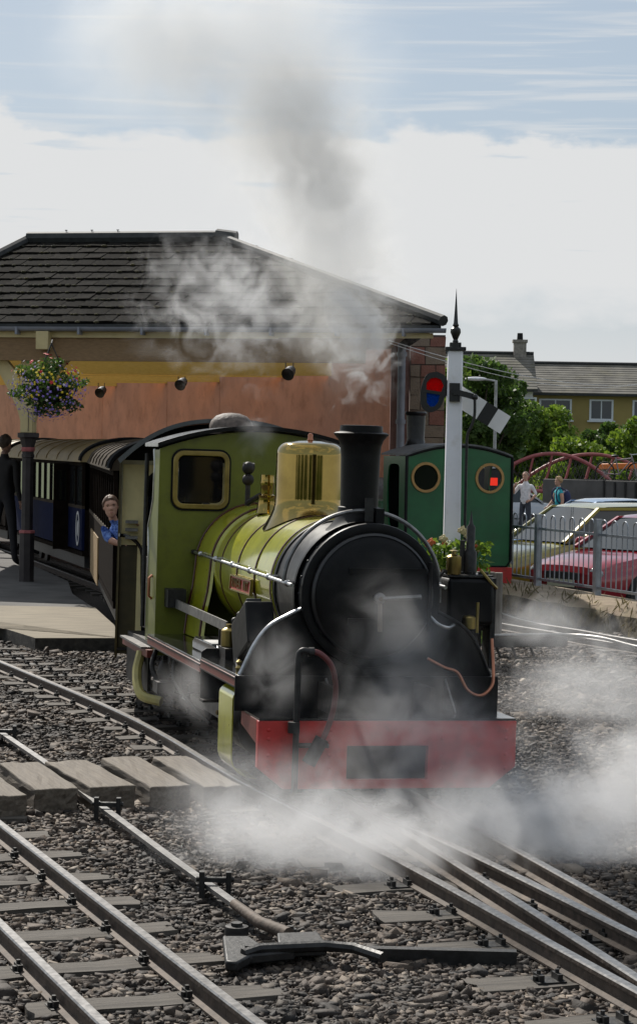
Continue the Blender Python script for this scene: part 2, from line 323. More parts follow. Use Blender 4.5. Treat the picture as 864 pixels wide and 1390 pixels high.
def resample(pts, step):
    pts = [Vector(p) for p in pts]; out = [pts[0]]; acc = 0.0
    for a, c in zip(pts, pts[1:]):
        d = (c - a).length; t = step - acc
        while t <= d: out.append(a + (c - a) * (t / d)); t += step
        acc = (acc + d) % step
    return out
def offset(pts, o):
    out = []
    for i, p in enumerate(pts):
        d = (pts[min(i + 1, len(pts) - 1)] - pts[max(i - 1, 0)]).normalized(); out.append(p + Vector((d.y, -d.x, 0)) * o)
    return out
RP = [(-.040, -.085), (.040, -.085), (.040, -.077), (.009, -.066), (.008, -.03), (.022, -.022), (.0225, -.006), (.017, 0.0), (-.017, 0.0), (-.0225, -.006), (-.022, -.022), (-.008, -.03), (-.009, -.066), (-.040, -.077)]
def rail_mesh(path, track, label=None):
    m = MB(); rows = []
    for i, p in enumerate(path):
        d = (path[min(i + 1, len(path) - 1)] - path[max(i - 1, 0)]).normalized(); x = Vector((d.y, -d.x, 0)); rows.append([p + x * a + Vector((0, 0, c)) for a, c in RP])
    n = len(RP); o = 0
    m.grid(rows, close=True)
    for i, f in enumerate(m.f):
        if (i % n) in (6, 7, 8): m.mi[i] = 1
    m.add(rows[0], [tuple(range(n))]); m.add(rows[-1], [tuple(range(n))[::-1]])
    return m.build('rail', [RAILS, RAILT], track)
sleeper_me = []
for k in range(4):
    m = MB(); m.box(-.42, .42, -.085, .085, -.10, 0); q = m.mesh('sleeper', SLEEP)
    bm = bmesh.new(); bm.from_mesh(q); bmesh.ops.subdivide_edges(bm, edges=bm.edges, cuts=3, use_grid_fill=True)
    for v in bm.verts: v.co += Vector((random.gauss(0, .006), random.gauss(0, .004), random.gauss(0, .0035)))
    bm.to_mesh(q); bm.free(); sleeper_me.append(q)
m = MB(); m.box(-.075, .075, -.055, .055, 0, .012); m.box(-.06, -.035, -.04, .04, .01, .045); m.box(.035, .06, -.04, .04, .01, .045)
for s in (-1, 1): m.lathe([(.001, .035), (.016, .035), (.016, .012)], 6, (s * .062, 0, 0)); m.lathe([(.001, .065), (.011, .065), (.011, .04)], 6, (s * .048, 0, 0))
chair_me = m.mesh('rail_chair', DARKIRON)
SLP = []
def track(label, centre, gauge=.40, left=(None, None), right=(None, None), sl=(0, 99), sp=.52, slen=1.0, soff=0.0, chairs=True):
    t = thing('railway_track', label, 'railway track'); t['kind'] = 'structure'
    c = resample(spline(centre, 8), .12)
    for sgn, rg in ((-1, left), (1, right)):
        if rg == 'none': continue
        r_ = [p for p in offset(c, sgn * gauge / 2) if (rg[0] is None or p.y >= rg[0]) and (rg[1] is None or p.y <= rg[1])]
        rail_mesh(r_, t)
    cs = resample(c, sp)
    for i, p in enumerate(cs):
        if not (sl[0] <= p.y <= sl[1]): continue
        d = (cs[min(i + 1, len(cs) - 1)] - cs[max(i - 1, 0)]).normalized(); x = Vector((d.y, -d.x, 0)); a = math.atan2(x.y, x.x) + random.gauss(0, .025)
        place('sleeper', random.choice(sleeper_me), t, p + x * (soff + random.gauss(0, .02)) + Vector((0, 0, -.080)), (0, 0, a), (slen, 1, 1)); SLP.append((p.x + x.x * soff, p.y + x.y * soff, a, .42 * slen, .085))
        if chairs and p.y < 22:
            for s in (-1, 1): place('rail_chair', chair_me, t, p + x * s * gauge / 2 + Vector((0, 0, -.085)), (0, 0, a), (.8, .85, .75))
    return t
A = [gnd(*p) for p in ((-160, 832), (0, 897), (178, 973), (330, 1060), (540, 1166), (784, 1299))]; A.append(A[-1] + (A[-1] - A[-2]) * 1.5)
A = A[::-1]                                   # from the camera away
track('curving track on the left that joins the engine track at the points', offset(spline(A, 3), .20), .40, left=(4.5, None), right=(None, 11.6), sl=(11.6, 60), sp=.50)
MAIN = [(1.98, 5.6, 0), LW(0, -3.2), LW(0, 0), LW(0, 3), (-1.07, 17.7, 0), (-1.25, 20.6, 0), (-2.35, 28, 0), (-2.9, 30, 0), (-4.9, 37, 0), (-7, 44, 0)]
track('straight track under the light green steam engine and its coaches', MAIN, .40, left=(6.3, None), right=(4.5, None), sl=(11.4, 44), sp=.55)
C3 = [gnd(237, 1299), gnd(0, 1116)]; C3 = [C3[0] + (C3[0] - C3[1]) * 1.2, C3[0], C3[1], C3[1] + (C3[1] - C3[0]) * 2.5]
track('track in the near left corner with sleeper ends showing', offset([Vector(p) for p in C3], -.25), .50, sl=(4, 12.2), sp=.56, slen=1.12, soff=.06)
C4 = [(.2, 36, 0), (.9, 32, 0), (1.75, 28.3, 0), (2.14, 25, 0), (2.75, 23.4, 0), (3.3, 22.1, 0), (5.2, 18.2, 0), (7.0, 14.6, 0)]
track('track below the railings leading to the dark green engine', C4[::-1], .42, sl=(14, 36), sp=.6, chairs=False)
# long timbers under the points, each one a bearer of the turnout
tt = thing('turnout_bearers', 'long black timbers carrying the points in front of the engine', 'timbers'); tt['kind'] = 'structure'
for i in range(9):
    y = 5.9 + i * .58; cx = 1.06 + (8.5 - y) * .29
    place('bearer', random.choice(sleeper_me), tt, (cx, y, -.084), (0, 0, R(17) + random.gauss(0, .02)), (1.3, 1.15, 1)); SLP.append((cx, y, R(17), .54, .095))
    for s in (-.24, .22): place('rail_chair', chair_me, tt, (cx + s * .96, y + s * .29, -.089), (0, 0, R(17)), (.8, .85, .75))

# ------------------------------------------------------------------ ballast stones (one mass nobody could count)
PZ = .03
PL_A, PL_B = gnd(48, 866, PZ), gnd(166, 866, PZ)
def seg_left(p, a, c): return (c.x - a.x) * (p[1] - a.y) - (c.y - a.y) * (p[0] - a.x)
def ballast():
    N0 = 185000; t = rng.random(N0); Y = 6.6 + 18.5 * t ** 1.55; hw = .152 * Y + .35; X = (rng.random(N0) * 2 - 1) * hw
    keep = X < 2.42 + (27.4 - Y) * .297 - .05
    keep &= ~((Y > PL_A.y - .02) & (X < PL_B.x + .02) & (X > PL_A.x - (Y - PL_A.y) * .45))
    keep &= ~((Y > 25) & (X < -1.9))
    for sx, sy, a, hl, hw_ in SLP:
        if sy > 24: continue
        dx, dy = X - sx, Y - sy; u_ = dx * math.cos(a) + dy * math.sin(a); v_ = -dx * math.sin(a) + dy * math.cos(a)
        keep &= ~((np.abs(u_) < hl + .005) & (np.abs(v_) < hw_ + .008) & (rng.random(N0) > .05))
    X, Y = X[keep], Y[keep]; n = len(X)
    iv = np.array([(-1, -1, -1), (1, -1, -1), (1, 1, -1), (-1, 1, -1), (-1, -1, 1), (1, -1, 1), (1, 1, 1), (-1, 1, 1)]) * .82
    fc = np.array([(0, 2, 1), (0, 3, 2), (4, 5, 6), (4, 6, 7), (0, 1, 5), (0, 5, 4), (1, 2, 6), (1, 6, 5), (2, 3, 7), (2, 7, 6), (3, 0, 4), (3, 4, 7)])
    V = np.repeat(iv[None], n, 0) * (1 + rng.normal(0, .16, (n, 8, 3))) + rng.normal(0, .18, (n, 8, 3))
    sc = rng.lognormal(math.log(.0092), .42, (n, 1, 1)) * (1 + .018 * (Y[:, None, None] - 7)) * np.stack([rng.uniform(.8, 1.6, n), rng.uniform(.7, 1.2, n), rng.uniform(.5, .95, n)], 1)[:, None, :]
    V = V * sc; a = rng.random(n) * 6.283; bb = rng.normal(0, .5, n)
    c, s_ = np.cos(bb)[:, None], np.sin(bb)[:, None]; y_ = V[:, :, 1] * c - V[:, :, 2] * s_; z_ = V[:, :, 1] * s_ + V[:, :, 2] * c
    c, s_ = np.cos(a)[:, None], np.sin(a)[:, None]; x2 = V[:, :, 0] * c - y_ * s_; y2 = V[:, :, 0] * s_ + y_ * c
    P = np.stack([x2 + X[:, None], y2 + Y[:, None], z_ + (-.112 + rng.random(n) * .018)[:, None]], 2).reshape(-1, 3)
    Fi = (fc[None] + (np.arange(n) * 8)[:, None, None]).reshape(-1, 3)
    me = bpy.data.meshes.new('ballast'); me.vertices.add(len(P)); me.vertices.foreach_set('co', P.ravel()); me.loops.add(Fi.size); me.loops.foreach_set('vertex_index', Fi.ravel().astype(np.int32))
    me.polygons.add(len(Fi)); me.polygons.foreach_set('loop_start', np.arange(0, Fi.size, 3, dtype=np.int32)); me.update(calc_edges=True)
    at_ = me.attributes.new('shade', 'FLOAT', 'POINT'); at_.data.foreach_set('value', np.repeat(rng.random(n), 8).astype(np.float32))
    m = bpy.data.materials.new('ballast_stone'); m.use_nodes = True; nt_ = m.node_tree; bs = nt_.nodes['Principled BSDF']; bs.inputs['Roughness'].default_value = .8
    an = nt_.nodes.new('ShaderNodeAttribute'); an.attribute_name = 'shade'; cr = nt_.nodes.new('ShaderNodeValToRGB'); nt_.links.new(an.outputs['Fac'], cr.inputs[0]); 
    tn = nt_.nodes.new('ShaderNodeTexNoise'); tn.inputs['Scale'].default_value = 1.1; tn.inputs['Detail'].default_value = 5; tq = nt_.nodes.new('ShaderNodeTexCoord'); nt_.links.new(tq.outputs['Object'], tn.inputs['Vector'])
    tr_ = nt_.nodes.new('ShaderNodeMapRange'); tr_.inputs[1].default_value = .36; tr_.inputs[2].default_value = .60; tr_.inputs[3].default_value = .38; tr_.inputs[4].default_value = 1.2; nt_.links.new(tn.outputs[0], tr_.inputs[0])
    tm = nt_.nodes.new('ShaderNodeMix'); tm.data_type = 'RGBA'; tm.blend_type = 'MULTIPLY'; tm.inputs[0].default_value = 1; nt_.links.new(cr.outputs[0], tm.inputs[6]); nt_.links.new(tr_.outputs[0], tm.inputs[7]); nt_.links.new(tm.outputs[2], bs.inputs['Base Color'])
    e = cr.color_ramp.elements; e[0].position = 0; e[0].color = (.013, .0095, .0075, 1); e[1].position = 1; e[1].color = (.22, .18, .14, 1)
    for p_, c_ in ((.3, (.036, .026, .019, 1)), (.6, (.064, .044, .031, 1)), (.84, (.095, .070, .051, 1))): q = e.new(p_); q.color = c_
    nn = nt_.nodes.new('ShaderNodeTexNoise'); nn.inputs['Scale'].default_value = 90; bu = nt_.nodes.new('ShaderNodeBump'); bu.inputs['Strength'].default_value = .4; bu.inputs['Distance'].default_value = .01
    tc_ = nt_.nodes.new('ShaderNodeTexCoord'); nt_.links.new(tc_.outputs['Object'], nn.inputs['Vector']); nt_.links.new(nn.outputs[0], bu.inputs['Height']); nt_.links.new(bu.outputs[0], bs.inputs['Normal'])
    me.materials.append(m); o = bpy.data.objects.new('ballast', me); COL.objects.link(o); o['kind'] = 'stuff'; o['label'] = 'brown and grey crushed stone ballast between the tracks'; o['category'] = 'ballast'
ballast()

# ------------------------------------------------------------------ left platform
PAVE = mat('platform_paving', (0.15, 0.125, 0.088), 0.9, col2=(0.26, 0.22, 0.155), scale=4, bump=0.25, bscale=30, dirt=(0.13, 0.11, 0.08), dirt_amt=.5, dirt_scale=3)
for n_ in PAVE.node_tree.nodes:
    if n_.type == 'TEX_NOISE':
        mp = PAVE.node_tree.nodes.new('ShaderNodeMapping'); mp.inputs['Scale'].default_value = (.5, 4, 1); src = n_.inputs['Vector'].links[0].from_socket; PAVE.node_tree.links.new(src, mp.inputs[0]); PAVE.node_tree.links.new(mp.outputs[0], n_.inputs['Vector'])
SHADEPAVE = mat('platform_roof_shade', (0.085, 0.08, 0.075), 0.9, var=.3, scale=2, bump=.2)  # darker platform surface, the station roof's shadow put into its colour
DARKE = mat('platform_edge_dark', (0.045, 0.04, 0.032), .95, var=.5, scale=12, bump=.5)
a0 = gnd(-330, 800, PZ)
p1 = [PL_A, PL_B, Vector((-2.05, 22.2, PZ)), Vector((-2.62, 25.2, PZ)), Vector((a0.x - 1, 25.2, PZ)), Vector((a0.x - 1, a0.y, PZ)), a0, gnd(0, 851, PZ)]
b = MB(); n_ = len(p1); b.add([p for p in p1] + [Vector((p.x, p.y, -.3)) for p in p1], [tuple(range(n_))]); b.add([p for p in p1] + [Vector((p.x, p.y, -.3)) for p in p1], [(i, i + n_, (i + 1) % n_ + n_, (i + 1) % n_) for i in range(n_)], 1)
stru(b.build('platform', [PAVE, DARKE], smooth=False), 'pale worn paving at the sunny end of the left platform')
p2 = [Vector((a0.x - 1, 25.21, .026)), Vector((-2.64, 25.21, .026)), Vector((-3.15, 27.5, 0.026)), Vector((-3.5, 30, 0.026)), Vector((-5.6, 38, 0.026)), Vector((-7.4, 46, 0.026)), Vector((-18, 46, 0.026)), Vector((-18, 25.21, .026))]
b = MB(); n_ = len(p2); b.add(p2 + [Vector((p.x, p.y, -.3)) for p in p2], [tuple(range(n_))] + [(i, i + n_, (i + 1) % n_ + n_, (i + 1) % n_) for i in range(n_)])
stru(b.build('platform', SHADEPAVE, smooth=False), 'left platform under the station roof, its shade put into a darker colour')

# ------------------------------------------------------------------ crossing timbers
def timber(fl, fr, bl, label, z=.030, th=.2):
    FL, FR, BL = gnd(*fl, z), gnd(*fr, z), gnd(*bl, z); c = (FL + FR) / 2 + (BL - FL) / 2; d = (BL - FL); w = (FR - FL).length; ln = d.length; a = math.atan2(-d.x, d.y)
    # square the width to the run of the timber
    w = w * abs((FR - FL).normalized().dot(Vector((math.cos(a), math.sin(a), 0))))
    m = MB(); m.box(-w / 2, w / 2, -ln / 2, ln / 2, -th, 0); q = m.mesh('t', PLANK); bm = bmesh.new(); bm.from_mesh(q); bmesh.ops.subdivide_edges(bm, edges=bm.edges, cuts=6, use_grid_fill=True)
    for v in bm.verts: v.co += Vector((random.gauss(0, .003), random.gauss(0, .004), random.gauss(0, .002)))
    bm.to_mesh(q); bm.free(); q.polygons.foreach_set('use_smooth', [False] * len(q.polygons)); q.name = 'crossing_timber'
    o = place('crossing_timber', q, None, c, (0, 0, a)); bv = o.modifiers.new('bevel', 'BEVEL'); bv.width = .008; bv.segments = 2; bv.limit_method = 'ANGLE'
    tag(o, label, 'timber', 'heavy timbers of the foot crossing'); return o
timber((-20, 1081), (37, 1079), (-72, 1042), 'heavy crossing timber cut by the left edge of the photo')
timber((48, 1072), (105, 1069), (0, 1036), 'second crossing timber from the left, beside the one cut off by the edge')
timber((122, 1068), (185, 1066), (61, 1033), 'middle crossing timber with the point rod passing below it')
timber((204, 1068), (259, 1066), (137, 1028), 'fourth crossing timber from the left, clear of the rail')
timber((276, 1067), (330, 1067), (206, 1026), 'crossing timber nearest the engine with the rail running over it')

# ------------------------------------------------------------------ point rod, guides and crank
pr = thing('point_rod', 'long flat steel rod working the points, passing under the timbers', 'rod')
pts = [gnd(*p, -.035) for p in ((-40, 968), (4, 997), (59, 1034), (141, 1098), (230, 1164), (322, 1230))]
m = MB()
for a_, c_ in zip(pts, pts[1:]): m.beam(a_, c_, .042, .02)
m.build('rod', GREYST, pr)
m = MB(); m.tube([gnd(318, 1227, -.03), gnd(352, 1252, -.03), gnd(392, 1268, -.03)], [.022, .026, .028], 10); m.build('rod_end', RAILS, pr)
for px in ((8, 999), (146, 1100), (292, 1204)):
    c = gnd(*px, -.035); g_ = MB()
    for s in (-1, 1): g_.box(c.x + s * .06 - .012, c.x + s * .06 + .012, c.y - .02, c.y + .02, -.12, .035)
    g_.box(c.x - .07, c.x + .07, c.y - .012, c.y + .012, -.012, .006); g_.tube([(c.x - .085, c.y, .0), (c.x + .085, c.y, .0)], .012, 8); g_.build('guide_bracket', DARKIRON, pr)
cr_ = thing('point_crank', 'black iron crank with bolt heads at the end of the point rod', 'crank')
m = MB(); pp = [gnd(*p, -.03) for p in ((302, 1270), (338, 1270), (352, 1280), (395, 1278), (400, 1290), (340, 1296), (322, 1306), (306, 1304))]; m.prism([(p.x, p.y) for p in pp], 2, -.07, -.03); m.build('crank_plate', DARKIRON, cr_, bevel=.008)
m = MB(); pp = [gnd(*p, -.012) for p in ((376, 1266), (430, 1264), (444, 1281), (378, 1284))]; m.prism([(p.x, p.y) for p in pp], 2, -.06, -.012); m.build('link_block', DARKIRON, cr_, bevel=.006)
m = MB(); m.tube([gnd(330, 1295, -.03), gnd(352, 1288, -.02), gnd(440, 1284, -.02), gnd(480, 1287, -.025), gnd(520, 1300, -.03)], [.02, .022, .022, .022, .022], 8); m.build('link_rod', DARKIRON, cr_)
for px, r_, h_ in (((321, 1262), .048, .03), ((394, 1264), .026, .022), ((337, 1290), .03, .02)):
    c = gnd(*px, -.03); m = MB(); m.lathe([(.001, h_), (r_ * .5, h_), (r_ * .5, h_ * .55), (r_, h_ * .5), (r_ * 1.05, -.02)], 14, c); m.build('bolt_head', DARKIRON, cr_)
m = MB(); m.beam(gnd(500, 1299, -.08), gnd(700, 1304, -.08), .05, .08); tag(m.build('tie_bar', DARKIRON), 'dark tie bar lying on the stones between the points and crank', 'bar')

# ================================================================== LIGHT GREEN STEAM ENGINE
loco = thing('steam_locomotive', 'light green steam engine with brass dome and black smokebox facing the camera', 'steam engine', LO, LTH, ry=LCANT)
BZ, BR = 1.10, .415
# buffer beam with its black coupling pocket
m = MB(); out = [(-.75, .43), (.75, .43), (.75, .17), (.60, .05), (-.60, .05), (-.75, .17)]
m.plate(out, [[(-.24, .29), (.23, .29), (.23, .10), (-.24, .10)]], 1, 0, .05); bb_ = m.build('buffer_beam', RED, loco, bevel=.004)
m = MB(); m.box(-.25, .24, .05, .16, .09, .30); m.build('coupling_pocket', BLACK, bb_)
m = MB()
for x in (-.69, -.34, .31, .69):
    for z in (.38, .33, .24, .16): m.ball((x, -.002, z), .011, 6, (1, .6, 1))
m.build('rivet', RED, bb_, kind='stuff')
m = MB(); m.box(-.745, .745, .0, .46, .432, .444); m.build('deck_plate', GLOSSB, loco)
m = MB(); m.box(-.79, .79, .45, .465, .43, .632); m.build('front_plate', BLACK, loco, bevel=.003)
for s in (-1, 1):      # sloping red side wings of the beam
    m = MB(); m.prism([(.05, .43), (.44, .43), (.44, .36), (.05, .30)], 0, s * .75, s * .735); m.build('beam_wing', MAROON, loco)
for x in (-.262, .455):  # triangular lamp-iron webs, bright edged
    m = MB(); m.prism([(.43, .62), (.44, .445), (.22, .445)], 0, x - .006, x + .006); m.tube([(x, .425, .62), (x, .215, .448)], .007, 6, mi=1); m.build('web_plate', [BLACK, GREYST], loco)
# running plate : low front length and rear length with valances
for nm, y0, y1, dz in (('f', .465, 1.56, 0.0), ('r', 1.56, 3.50, -.028)):
    m = MB(); m.box(-.77, .77, y0, y1, .615 + dz, .632 + dz); m.build('running_plate', GLOSSB, loco, bevel=.003)
    for s in (-1, 1):
        m = MB(); m.box(s * .762, s * .774, y0, y1, .555 + dz, .6145 + dz); m.build('valance', MAROON, loco, bevel=.002)
        m = MB(); m.box(s * .7745, s * .777, y0, y1, .602 + dz, .613 + dz); m.box(s * .7745, s * .777, y0, y1, .555 + dz, .564 + dz); m.build('valance_edging', BLACK, loco)
for s in (-1, 1):
    m = MB(); m.prism([(s * .76, .67), (s * .74, .685), (s * .50, .685), (s * .48, .67), (s * .48, .60), (s * .60, .60), (s * .60, .36), (s * .77, .36), (s * .77, .66)][::1], 1, 1.548, 1.562); m.build('step_plate', BLACK, loco, bevel=.003)
    m = MB(); m.box(s * .62, s * .775, 1.44, 1.56, .36, .375); m.build('footstep', GRIME, loco)
    m = MB(); m.prism([(1.60, .604), (1.60, .66), (1.66, .69), (2.35, .69), (2.42, .66), (2.42, .604)], 0, s * .50, s * .66); m.build('splasher', GLOSSB, loco, bevel=.01)
    # frames, cylinders
    m = MB(); m.box(s * .27, s * .30, .12, 5.0, .20, .60); m.build('side_frame', GRIME, loco)
    prof = [(s * .60, .56)] + [(s * .60 + s * .17 * math.sin(t), .48 + .08 * math.cos(t)) for t in np.linspace(0, PI / 2, 7)] + [(s * .77, .14)] + [(s * .77 - s * .15 * (1 - math.cos(t)), .14 - .12 * math.sin(t)) for t in np.linspace(0.1, PI / 2, 7)]
    m = MB(); th = .008
    for y in (.60, 1.0): pass
    m.grid([[(x, y, z) for x, z in prof] for y in (.60, .98)]); m.grid([[(x - s * th, y, z - .003) for x, z in prof] for y in (.60, .98)])
    m.grid([[(x, .60, z) for x, z in prof], [(x - s * th, .60, z - .003) for x, z in prof]]); m.build('cylinder_cover', GREEN, loco)
    m = MB(); m.lathe([(.001, .63), (.15, .63), (.165, .64), (.165, .97), (.001, .97)], 24, (s * .56, 0, .30), 1); m.lathe([(.001, .60), (.05, .60), (.05, .63)], 12, (s * .56, 0, .30), 1); m.build('cylinder', GRIME, loco)
    m = MB(); m.box(s * .36, s * .70, .66, .96, .46, .56); m.build('valve_chest', BLACK, loco, bevel=.01)
    m = MB(); m.beam((s * .56, .97, .30), (s * .56, 1.5, .30), .03, .05); m.beam((s * .56, 1.35, .40), (s * .56, 1.9, .40), .05, .025); m.box(s * .52, s * .61, 1.42, 1.55, .24, .42); m.build('slide_bar', GREYST, loco)
    m = MB(); m.beam((s * .54, 1.50, .30), (s * .54, 2.62, .23), .02, .055); m.build('connecting_rod', GREYST, loco)
    m = MB(); m.beam((s * .47, 1.40, .17), (s * .47, 3.35, .17), .02, .05); m.build('coupling_rod', GREYST, loco)
    m = MB(); m.tube([(s * .50, 1.62, .46), (s * .51, 1.60, .30), (s * .50, 1.86, .14)], .014, 6); m.tube([(s * .52, 1.9, .44), (s * .52, 2.2, .20)], .016, 6); m.build('valve_link', BRASSD, loco)
    for y in (1.40, 2.05, 2.70, 3.35):
        w = MB(); w.lathe([(.05, s * .36), (.20, s * .36), (.20, s * .355), (.225, s * .352), (.225, s * .30), (.245, s * .295), (.245, s * .275), (.05, s * .275)], 30, (0, y, .235), 0); wo_ = w.build('wheel', GRIME, loco)
        h = MB()
        for k in range(9): a = 2 * PI * k / 9; h.beam((s * .34, y + .04 * math.cos(a), .235 + .04 * math.sin(a)), (s * .34, y + .20 * math.cos(a), .235 + .20 * math.sin(a)), .03, .022, up=(1, 0, 0))
        h.lathe([(.001, s * .49), (.028, s * .49), (.028, s * .37), (.06, s * .37), (.06, s * .30)], 14, (0, y, .235), 0); h.build('spokes', GRIME, wo_)
    # sanding and injector pipes
    m = MB(); m.tube(spline([(s * .66, 3.0, .5), (s * .70, 2.8, .35), (s * .62, 2.5, .2), (s * .55, 2.3, .12)], 5), .013, 6); m.tube(spline([(s * .72, 3.42, .50), (s * .76, 3.35, .38), (s * .70, 3.25, .25), (s * .60, 3.1, .20)], 5), .018, 8); m.build('pipe', GRIME, loco)
    m = MB(); m.lathe([(.001, -.06), (.035, -.05), (.05, 0), (.035, .05), (.02, .08), (.001, .08)], 12, (s * .70, 3.22, .36)); m.box(s * .64, s * .76, 3.12, 3.30, .22, .30); m.build('injector', GRIME, loco)
    m = MB(); m.tube(spline([(s * .765, 3.78, .45), (s * .80, 3.74, .30), (s * .79, 3.6, .16), (s * .66, 3.5, .12)], 6), .035, 8); m.build('guard_hoop', mat('hoop_yellow', (.42, .36, .12), .45), loco)
    # smokebox wing plates with bright curved edge
    cv = [(s * .755, .632), (s * .735, .67), (s * .672, .806), (s * .59, .912), (s * .462, .986), (s * .395, 1.016)]
    cv = [(p.x, p.y) for p in spline([(x, z, 0) for x, z in cv], 5)]
    m = MB(); m.prism(cv + [(s * .30, 1.0), (s * .30, .632)], 1, .50, .515); m.build('wing_plate', BLACK, loco)
    m = MB(); m.tube([(x, .505, z) for x, z in cv], .012, 8); m.build('wing_edging', STEEL if s < 0 else BLACK, loco)
m = MB(); m.box(-.33, .33, .50, 1.2, .55, .86); m.build('saddle', BLACK, loco, bevel=.02)
m = MB(); m.box(-.26, .26, .5, 5.0, .26, .56); m.build('inner_frames', GRIME, loco)
# smokebox
m = MB(); m.lathe([(.395, .455), (.402, .50), (.402, 1.20), (.395, 1.215)], 56, (0, 0, BZ), 1); m.build('smokebox', SBOX, loco)
m = MB(); m.lathe([(.365, .450), (.40, .445), (.416, .452), (.420, .47), (.416, .488), (.402, .49)], 56, (0, 0, BZ), 1); m.build('front_ring', BLACK, loco)
m = MB(); m.lathe([(.424, .60), (.424, .635), (.402, .64), (.402, .595)], 56, (0, 0, BZ), 1); m.lathe([(.402, 1.165), (.412, 1.17), (.412, 1.21), (.402, 1.215)], 56, (0, 0, BZ), 1); m.build('smokebox_band', BLACK, loco)
m = MB()
for k in range(26):
    a = 2 * PI * k / 26; m.ball((.403 * math.cos(a), .56, BZ + .403 * math.sin(a)), .008, 6)
m.build('rivet', SBOX, loco, kind='stuff')
door = MB(); door.lathe([(.001, .362), (.10, .366), (.20, .376), (.30, .396), (.345, .410), (.356, .423), (.358, .45)], 56, (0, 0, BZ), 1); dr = door.build('smokebox_door', BLACK, loco)
m = MB(); m.lathe([(.348, .406), (.356, .412), (.363, .422), (.363, .45)], 56, (0, 0, BZ), 1); m.build('door_rim', SBOX, dr)
m = MB(); m.beam((-.16, .365, BZ + .145), (.31, .392, BZ + .145), .014, .035, up=(0, 0, 1)); m.beam((-.16, .365, BZ - .145), (.31, .392, BZ - .145), .014, .035); m.build('hinge_strap', BLACK, dr)
m = MB(); m.tube([(.335, .40, BZ - .20), (.335, .40, BZ + .20)], .014, 8); m.build('hinge_pin', BLACK, dr)
m = MB(); m.lathe([(.001, .325), (.022, .327), (.034, .338), (.034, .366)], 18, (.02, 0, BZ - .01), 1); m.tube([(.02, .335, BZ - .01), (.262, .328, BZ + .004)], [.012, .015], 8); m.build('door_handle', GREYST, dr)
m = MB(); m.tube([(.02, .342, BZ - .01), (.024, .338, BZ - .20)], [.012, .014], 8); m.lathe([(.001, .320), (.013, .321), (.013, .326)], 12, (.02, 0, BZ - .01), 1); m.build('door_handle', mat('brown_handle', (.14, .11, .085), .5, .5), dr)
# chimney
def saddle_ring(cx, cy_, r, R_, n=40, dz=0.0):
    return [(cx + r * math.cos(2 * PI * k / n), cy_ + r * math.sin(2 * PI * k / n), BZ + math.sqrt(max(0, R_ * R_ - (r * math.cos(2 * PI * k / n)) ** 2)) + dz) for k in range(n)]
def flat_ring(cx, cy_, r, z, n=40): return [(cx + r * math.cos(2 * PI * k / n), cy_ + r * math.sin(2 * PI * k / n), z) for k in range(n)]
CY = .82
m = MB(); m.grid([saddle_ring(.01, CY, .20, .405), saddle_ring(.01, CY, .185, .41), saddle_ring(.01, CY, .145, .412, dz=.03), flat_ring(.01, CY, .125, 1.575), flat_ring(.01, CY, .125, 1.60), flat_ring(.01, CY, .112, 1.605), flat_ring(.01, CY, .113, 1.70), flat_ring(.01, CY, .117, 1.90), flat_ring(.01, CY, .122, 1.965), flat_ring(.01, CY, .135, 2.0), flat_ring(.01, CY, .162, 2.030), flat_ring(.01, CY, .165, 2.038), flat_ring(.01, CY, .150, 2.045), flat_ring(.01, CY, .128, 2.05), flat_ring(.01, CY, .126, 2.085), flat_ring(.01, CY, .105, 2.087), flat_ring(.01, CY, .10, 1.75)], close=True)
m.build('chimney', BLACK, loco)
m = MB(); m.box(-.03 + .085, .03 + .075, .60, .68, 1.50, 1.60); m.build('lamp_bracket', BLACK, loco)
# boiler barrel, firebox wrapper and lining bands
m = MB(); m.lathe([(.395, 1.215), (.415, 1.218), (.418, 3.02)], 64, (0, 0, BZ), 1); m.build('boiler', GREEN, loco)
for y in (1.245, 1.70, 2.22, 2.74):
    m = MB(); m.lathe([(.418, y - .011), (.4225, y - .010), (.4225, y + .010), (.418, y + .011)], 64, (0, 0, BZ), 1); m.build('boiler_band', LINING, loco)
def fbx(k):   # firebox section : round top, sides easing out to the running plate
    pts = []
    for t in np.linspace(0, PI, 25): pts.append((k * .435 * math.cos(t), BZ + k * .435 * math.sin(t)))
    lo_ = [(-.45 * k, .95), (-.48 * k, .80), (-.50 * k, .61)]; return [(-x, z) for x, z in lo_[::-1]] + pts + lo_
m = MB(); m.grid([[(x, y, z) for x, z in fbx(k)] for y, k in ((2.96, .955), (2.98, 1.0), (3.50, 1.02))]); m.build('firebox', GREEN, loco)
for y, k in ((2.985, 1.006), (3.47, 1.026)):
    m = MB(); m.tube([(x, y, z) for x, z in fbx(k)], .010, 6); m.build('firebox_band', LINING, loco)
# dome with skirt shaped to the boiler
DY = 2.02
def skirt(t):
    r = .218 + .075 * (1 - t) ** 2.2; base = saddle_ring(0, DY, r, .425, 48); return [(x, y, z * (1 - t) + t * 1.60 if t > 0 else z) for x, y, z in base]
rows = [skirt(0), skirt(.15), skirt(.35), skirt(.6), skirt(.85), flat_ring(0, DY, .217, 1.62, 48), flat_ring(0, DY, .217, 1.90, 48)] + [flat_ring(0, DY, .217 - .075 + .075 * math.cos(a), 1.90 + .082 * math.sin(a), 48) for a in np.linspace(.15, PI / 2, 9)] + [flat_ring(0, DY, .09, 1.992, 48), flat_ring(0, DY, .001, 1.996, 48)]
m = MB(); m.grid(rows, close=True); dm = m.build('dome', BRASS, loco)
m = MB(); m.lathe([(.018, 1.99), (.022, 2.0), (.016, 2.012), (.018, 2.03), (.012, 2.042), (.001, 2.044)], 12, (0, DY, 0)); m.build('dome_nut', COPPER, dm)
